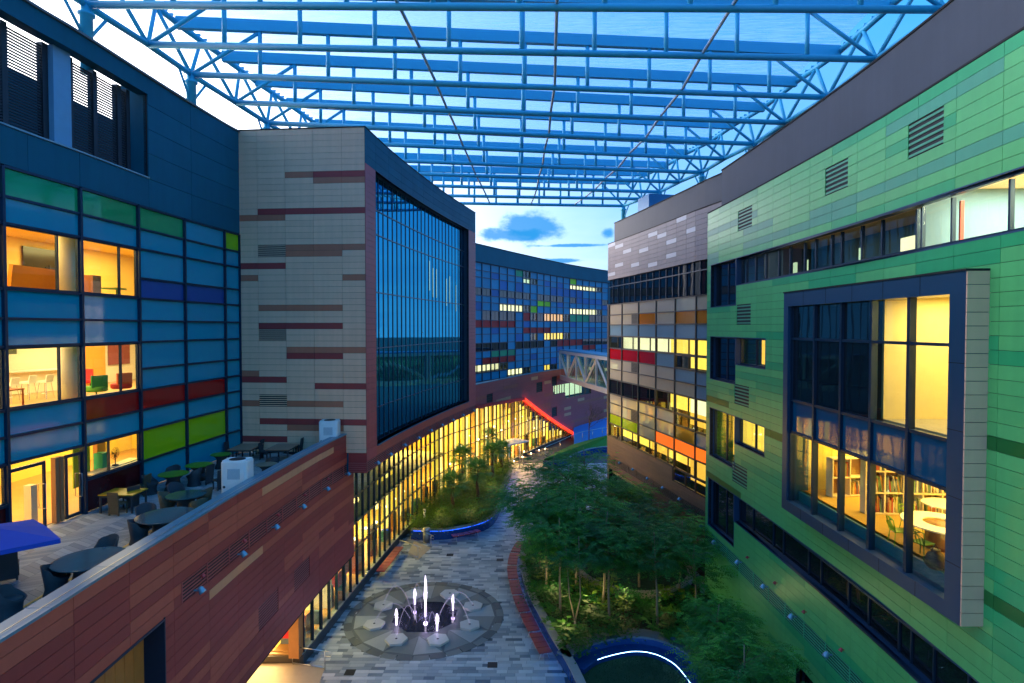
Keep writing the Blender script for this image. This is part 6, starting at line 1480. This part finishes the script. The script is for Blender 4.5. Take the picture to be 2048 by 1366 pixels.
# ================================================================ furniture behind the left windows
def inL(s, z, off): return FL.p(s, z, off)
s1_, s2_, s3_ = sL[1], sL[2], sL[3]; angL = atan2(1, 0)
cr = mat('white_stool_shell', (0.85, 0.80, 0.62), 0.5); chr_ = mat('chrome', (0.7, 0.68, 0.6), 0.2, 1.0)
pa, pb_ = at(12, 744, 15.0), at(126, 737, 15.0); bc = (pa+pb_)/2; bc.z = 13.94; ln_ = (pb_-pa).length; ba = atan2((pb_-pa).y, (pb_-pa).x)
t = thing('breakfast_bar', bc, 'long white bar counter behind the middle left window', 'counter'); box('counter_top', cr, t, bc+Vector((0, 0, 1.05)), (ln_, 0.6, 0.06), ba); box('counter_front', CREAM, t, bc+Vector((-0.1, 0.05, 0.51)), (ln_*0.95, 0.1, 1.0), ba)
for k, (x, y) in enumerate(((21, 806), (57, 799), (91, 797))):
    p = at(x, y, 13.94); t = thing('bar_stool', p, '%s white bar stool from the left at the lit bar counter' % ORD[k], 'stool', 'bar stools at the counter')
    MB().box((0, 0, 0.72), (0.42, 0.42, 0.04)).box((0.0, 0, 0.76), (0.38, 0.44, 0.03)).build('seat', cr, t, False, Matrix.Translation(p)); box('backrest', cr, t, p+Vector((0.20, 0, 0.90)), (0.03, 0.40, 0.26), ry=0.2)
    for dx in (-1, 1):
        for dy in (-1, 1): mb = MB(); mb.tube([p+Vector((dx*0.14, dy*0.14, 0.7)), p+Vector((dx*0.22, dy*0.22, 0))], 0.013, 5); mb.build('leg', chr_, t)
    mb = MB(); mb.tube([p+Vector((0.2*cos(a), 0.2*sin(a), 0.25)) for a in [k2*pi/6 for k2 in range(13)]], 0.01, 5); mb.build('foot_ring', chr_, t)
def armchair(x, y, z, c1, c2, label, rz=0.6):
    p = at(x, y, z); t = thing('armchair', p, label, 'armchair', rz=rz); M = WM[t.name]; m1, m2 = mat('chair_a_%d' % int(c1[0]*99+c1[1]*999), c1, 0.7), mat('chair_b_%d' % int(c2[0]*99+c2[1]*999), c2, 0.7)
    MB().lathe([(0.36, 0.26), (0.42, 0.30), (0.42, 0.46), (0.38, 0.50)], (0, 0, 0), 22).build('seat', m1, t, True, M); box('backrest', m2, t, (-0.28, 0, 0.72), (0.12, 0.62, 0.52), base=M); MB().lathe([(0.22, 0.0), (0.04, 0.03), (0.03, 0.26)], (0, 0, 0), 14).build('pedestal', chr_, t, True, M)
armchair(193, 795, 13.94, (0.12, 0.36, 0.02), (0.02, 0.22, 0.02), 'lime and green swivel armchair behind the middle left window', 2.6); armchair(181, 776, 13.94, (0.6, 0.02, 0.02), (0.6, 0.02, 0.02), 'red armchair left of the green armchair behind the middle left window', 1.6)
armchair(243, 788, 13.94, (0.5, 0.02, 0.01), (0.7, 0.10, 0.01), 'red and orange armchair at the right of the middle left window', 2.6)
p = at(27, 818, 13.94); t = thing('side_table', p, 'red framed table at the left of the lit bar window', 'table'); rm = mat('red_table_frame', (0.42, 0.06, 0.02), 0.4); box('tabletop', rm, t, p+Vector((-0.3, 0, 0.72)), (0.8, 0.8, 0.05))
for dx in (-0.66, 0.06):
    for dy in (-0.36, 0.36): box('leg', rm, t, p+Vector((dx, dy, 0.35)), (0.05, 0.05, 0.7))
orm_ = mat('orange_booth_fabric', (0.75, 0.26, 0.01), 0.7); p = Vector((-19.3, 23.4, 18.04)); t = thing('booth_seat', p, 'long orange booth seat behind the upper left window', 'seat'); box('seat', orm_, t, p+Vector((0, 0, 0.25)), (0.8, 2.6, 0.5)); box('backrest', orm_, t, p+Vector((0.35, 0, 0.75)), (0.16, 2.6, 1.2), ry=0.12)
p = at_depth(188, 575, 25.6); p.z = 18.04; t = thing('lounge_chair', p, 'orange lounge chair with wooden back behind the upper left window', 'armchair'); box('backrest', mat('orange_wood', (0.50, 0.14, 0.01), 0.5), t, p+Vector((0, -0.3, 0.6)), (0.7, 0.5, 1.2)); box('seat', orm_, t, p+Vector((0, 0.35, 0.25)), (0.7, 0.9, 0.3), rx=0.15)
p = at_depth(228, 585, 26.6); p.z = 18.04; t = thing('lounge_table', p, 'small green table behind the upper left window', 'table'); gmt = mat('lime_table', (0.16, 0.42, 0.02), 0.5); box('tabletop', gmt, t, p+Vector((0, 0, 0.72)), (0.7, 0.7, 0.06)); box('leg', gmt, t, p+Vector((0, 0.25, 0.35)), (0.1, 0.1, 0.7))
p = FL.p(15.45, 11.0, -0.75); t = thing('desk_fan', p, 'black desk fan in the yellow window near the terrace door', 'fan'); mb = MB()
box('windowsill_shelf', CREAM, office, p+Vector((-0.1, 0.0, -0.06)), (0.5, 3.0, 0.06))
for r_ in (0.26, 0.2, 0.13, 0.06):
    mb.tube([p+Vector((0.0+0.06*(1-r_/0.26), r_*cos(a), 0.5+r_*sin(a))) for a in [k*pi/10 for k in range(21)]], 0.007, 4)
for k in range(12): a = k*pi/6; mb.tube([p+Vector((0.06, 0, 0.5)), p+Vector((0, 0.26*cos(a), 0.5+0.26*sin(a)))], 0.005, 4)
mb.build('guard', black, t); mb = MB()
for k in range(3):
    a = k*2*pi/3+0.4; mb.add([p+Vector((-0.02, 0, 0.5)), p+Vector((-0.05, 0.2*cos(a), 0.5+0.2*sin(a))), p+Vector((0.01, 0.2*cos(a+0.7), 0.5+0.2*sin(a+0.7)))], [(0, 1, 2)])
mb.build('blade', mat('fan_blade', (0.05, 0.04, 0.02), 0.4), t); MB().lathe([(0.13, -0.03), (0.13, 0.0), (0.02, 0.03), (0.02, 0.45)], p, 14).build('stand', black, t, True)

# ================================================================ library behind the oriel
def inO(Y, x, z): return Vector((x, Y, z))
shm = mat('birch_shelf', (0.80, 0.66, 0.38), 0.5); shb = mat('brown_shelf_back', (0.30, 0.15, 0.05), 0.6)
bkc = [mat('book_%d' % k, c, 0.6, rnd=0.25) for k, c in enumerate(((0.35, 0.05, 0.03), (0.55, 0.42, 0.15), (0.08, 0.10, 0.16), (0.60, 0.55, 0.42), (0.12, 0.22, 0.10), (0.45, 0.20, 0.04)))]
def bookcase(Yc, x, w_, h, nx, nz, label, rz=0.0):
    p = Vector((x, Yc, 10.36)); t = thing('bookcase', p, label, 'bookcase', 'bookcases in the library', rz); M = WM[t.name]; random.seed(int(Yc*10))
    box('back_panel', shb, t, (0.18, 0, h/2), (0.02, w_, h), base=M)
    for k in range(nz+1): box('shelf', shm, t, (0, 0, max(0.03, h*k/nz)), (0.38, w_, 0.045), base=M)
    for k in range(nx+1): box('divider', shm, t, (0, -w_/2+w_*k/nx, h/2), (0.38, 0.045, h), base=M)
    for i in range(nx):
        for j in range(nz):
            if random.random() < 0.2: continue
            mb = MB(); y = -w_/2+w_*i/nx+0.05; cap = -w_/2+w_*(i+0.75)/nx
            while y < cap:
                bw = random.uniform(0.03, 0.06); bh = h/nz*random.uniform(0.5, 0.78); mb.box((0.0, y+bw/2, h*j/nz+0.03+bh/2), (0.24, bw*0.92, bh), 0, random.randrange(6), rx=random.choice((0, 0, 0, -0.18))); y += bw
            mb.build('book_row', bkc, t, False, M)
bookcase(20.7, 14.2, 3.2, 2.3, 5, 3, 'birch bookcase full of books behind the ring table', pi/2-0.1); bookcase(23.0, 13.25, 1.5, 1.5, 2, 2, 'short birch bookcase at the centre of the library window', pi/2+0.15); bookcase(23.3, 15.9, 2.2, 2.4, 3, 4, 'tall yellow-lit bookcase at the back of the library', pi/2)
pt = Vector((12.95, 17.5, 10.36)); t = thing('library_table', pt, 'white ring-shaped library table at the right of the oriel', 'table'); wtop = mat('white_table_top', (0.85, 0.78, 0.62), 0.4); mb = MB(); n = 36; v = []; f = []
for k in range(n):
    a = 2*pi*k/n
    for r_, z in ((1.0, 0.72), (1.0, 0.76), (0.46, 0.76), (0.46, 0.72)): v.append(pt+Vector((r_*cos(a), r_*1.15*sin(a), z)))
for k in range(n):
    for j in range(4): f.append((4*k+j, 4*((k+1) % n)+j, 4*((k+1) % n)+(j+1) % 4, 4*k+(j+1) % 4))
mesh('tabletop', v, f, wtop, t); MB().lathe([(0.44, 0.0), (0.40, 0.71)], pt, 20).build('drum_base', mat('brown_drum', (0.25, 0.10, 0.03), 0.6), t, True)
pt2 = Vector((14.5, 19.4, 10.36)); t = thing('library_table', pt2, 'second white library table half hidden by the oriel frame', 'table'); MB().lathe([(0.7, 0.72), (0.7, 0.76)], pt2, 26).build('tabletop', wtop, t); MB().lathe([(0.3, 0), (0.05, 0.05), (0.05, 0.72)], pt2, 14).build('pedestal', chr_, t, True)
gch = [mat('lime_chair_plastic', (0.30, 0.50, 0.02), 0.45), mat('green_chair_plastic', (0.04, 0.16, 0.02), 0.45)]
def wire_chair(loc, rz, m, label):
    t = thing('lattice_chair', loc, label, 'chair', 'lattice chairs in the library', rz); M = WM[t.name]
    box('seat', m, t, (0, 0, 0.44), (0.44, 0.44, 0.03), base=M)
    mb = MB()
    for k in range(5): y = -0.2+0.1*k; mb.tube([(-0.2, y, 0.45), (-0.28, y*1.1, 0.65), (-0.26, -y*0.9, 0.82)], 0.014, 5)
    mb.tube([(-0.2, -0.22, 0.45), (-0.27, -0.25, 0.8), (-0.27, 0, 0.84), (-0.27, 0.25, 0.8), (-0.2, 0.22, 0.45)], 0.018, 6); mb.build('backrest', m, t, True, M)
    for dx in (-1, 1):
        for dy in (-1, 1): mb = MB(); mb.tube([(dx*0.18, dy*0.18, 0.44), (dx*0.23, dy*0.24, 0)], 0.016, 5); mb.build('leg', m, t, True, M)
wire_chair(Vector((11.85, 16.75, 10.36)), 0.3, gch[1], 'dark green lattice chair in front of the ring table'); wire_chair(Vector((11.85, 17.75, 10.36)), -0.2, gch[0], 'lime lattice chair left of the ring table'); wire_chair(Vector((13.0, 18.9, 10.36)), -1.6, gch[0], 'lime lattice chair behind the ring table'); wire_chair(Vector((12.6, 16.2, 10.36)), 1.4, gch[1], 'dark green lattice chair cut by the oriel right jamb')
pb = Vector((11.68, 16.0, 10.36)); t = thing('waste_bag', pb, 'black bag on the library floor at the oriel right corner', 'bag'); random.seed(2); MB().lathe([(0.16, 0), (0.24, 0.08), (0.25, 0.25), (0.19, 0.40), (0.10, 0.46), (0.13, 0.52)], pb, 12).build('bag_body', black, t, True); mb = MB(); mb.tube([pb+Vector((-0.1, 0, 0.5)), pb+Vector((0, 0, 0.66)), pb+Vector((0.1, 0, 0.5))], 0.015, 5); mb.build('bag_handle', black, t)
# desk silhouettes behind the lit ribbon window and the lit block windows
for k in range(7): FGR.slab('desk_screen', mat('sage_screen', (0.25, 0.38, 0.20), 0.7), green, 0.6+k*0.85, 1.3+k*0.85, zb_-0.9, zb_+0.38, -1.6, -1.55)

# ================================================================ garden lights
glm = mat('garden_spike_metal', (0.03, 0.035, 0.02), 0.5)
def garden_light(p, label, pw, c): t = thing('garden_light', p, label, 'garden light', 'spike lights in the beds'); MB().lathe([(0.02, 0), (0.02, 0.35), (0.06, 0.36), (0.06, 0.46), (0.02, 0.48)], p, 10).build('spike_lamp', glm, t, True); point('garden_lamp', p+Vector((0, 0, 1.25)), pw*0.75, c, 0.3, t)
for k, (x, y, pw) in enumerate(((1110, 1200, 34), (1180, 1225, 34), (1250, 1215, 30), (1130, 1275, 20), (1090, 1140, 26), (1320, 1225, 16))): b = at(x, y, 0.7); garden_light(Vector((b.x, b.y, 0.7)), '%s garden spike light in the bed under the slender trees' % ORD[k], pw, (1.0, 0.82, 0.30))
for k, (x, y) in enumerate(((880, 1045), (940, 1035), (985, 985))): b = at(x, y, 0.7); garden_light(Vector((b.x, b.y, 0.7)), '%s garden spike light in the palm planter' % ORD[k], 26, (1.0, 0.72, 0.22))
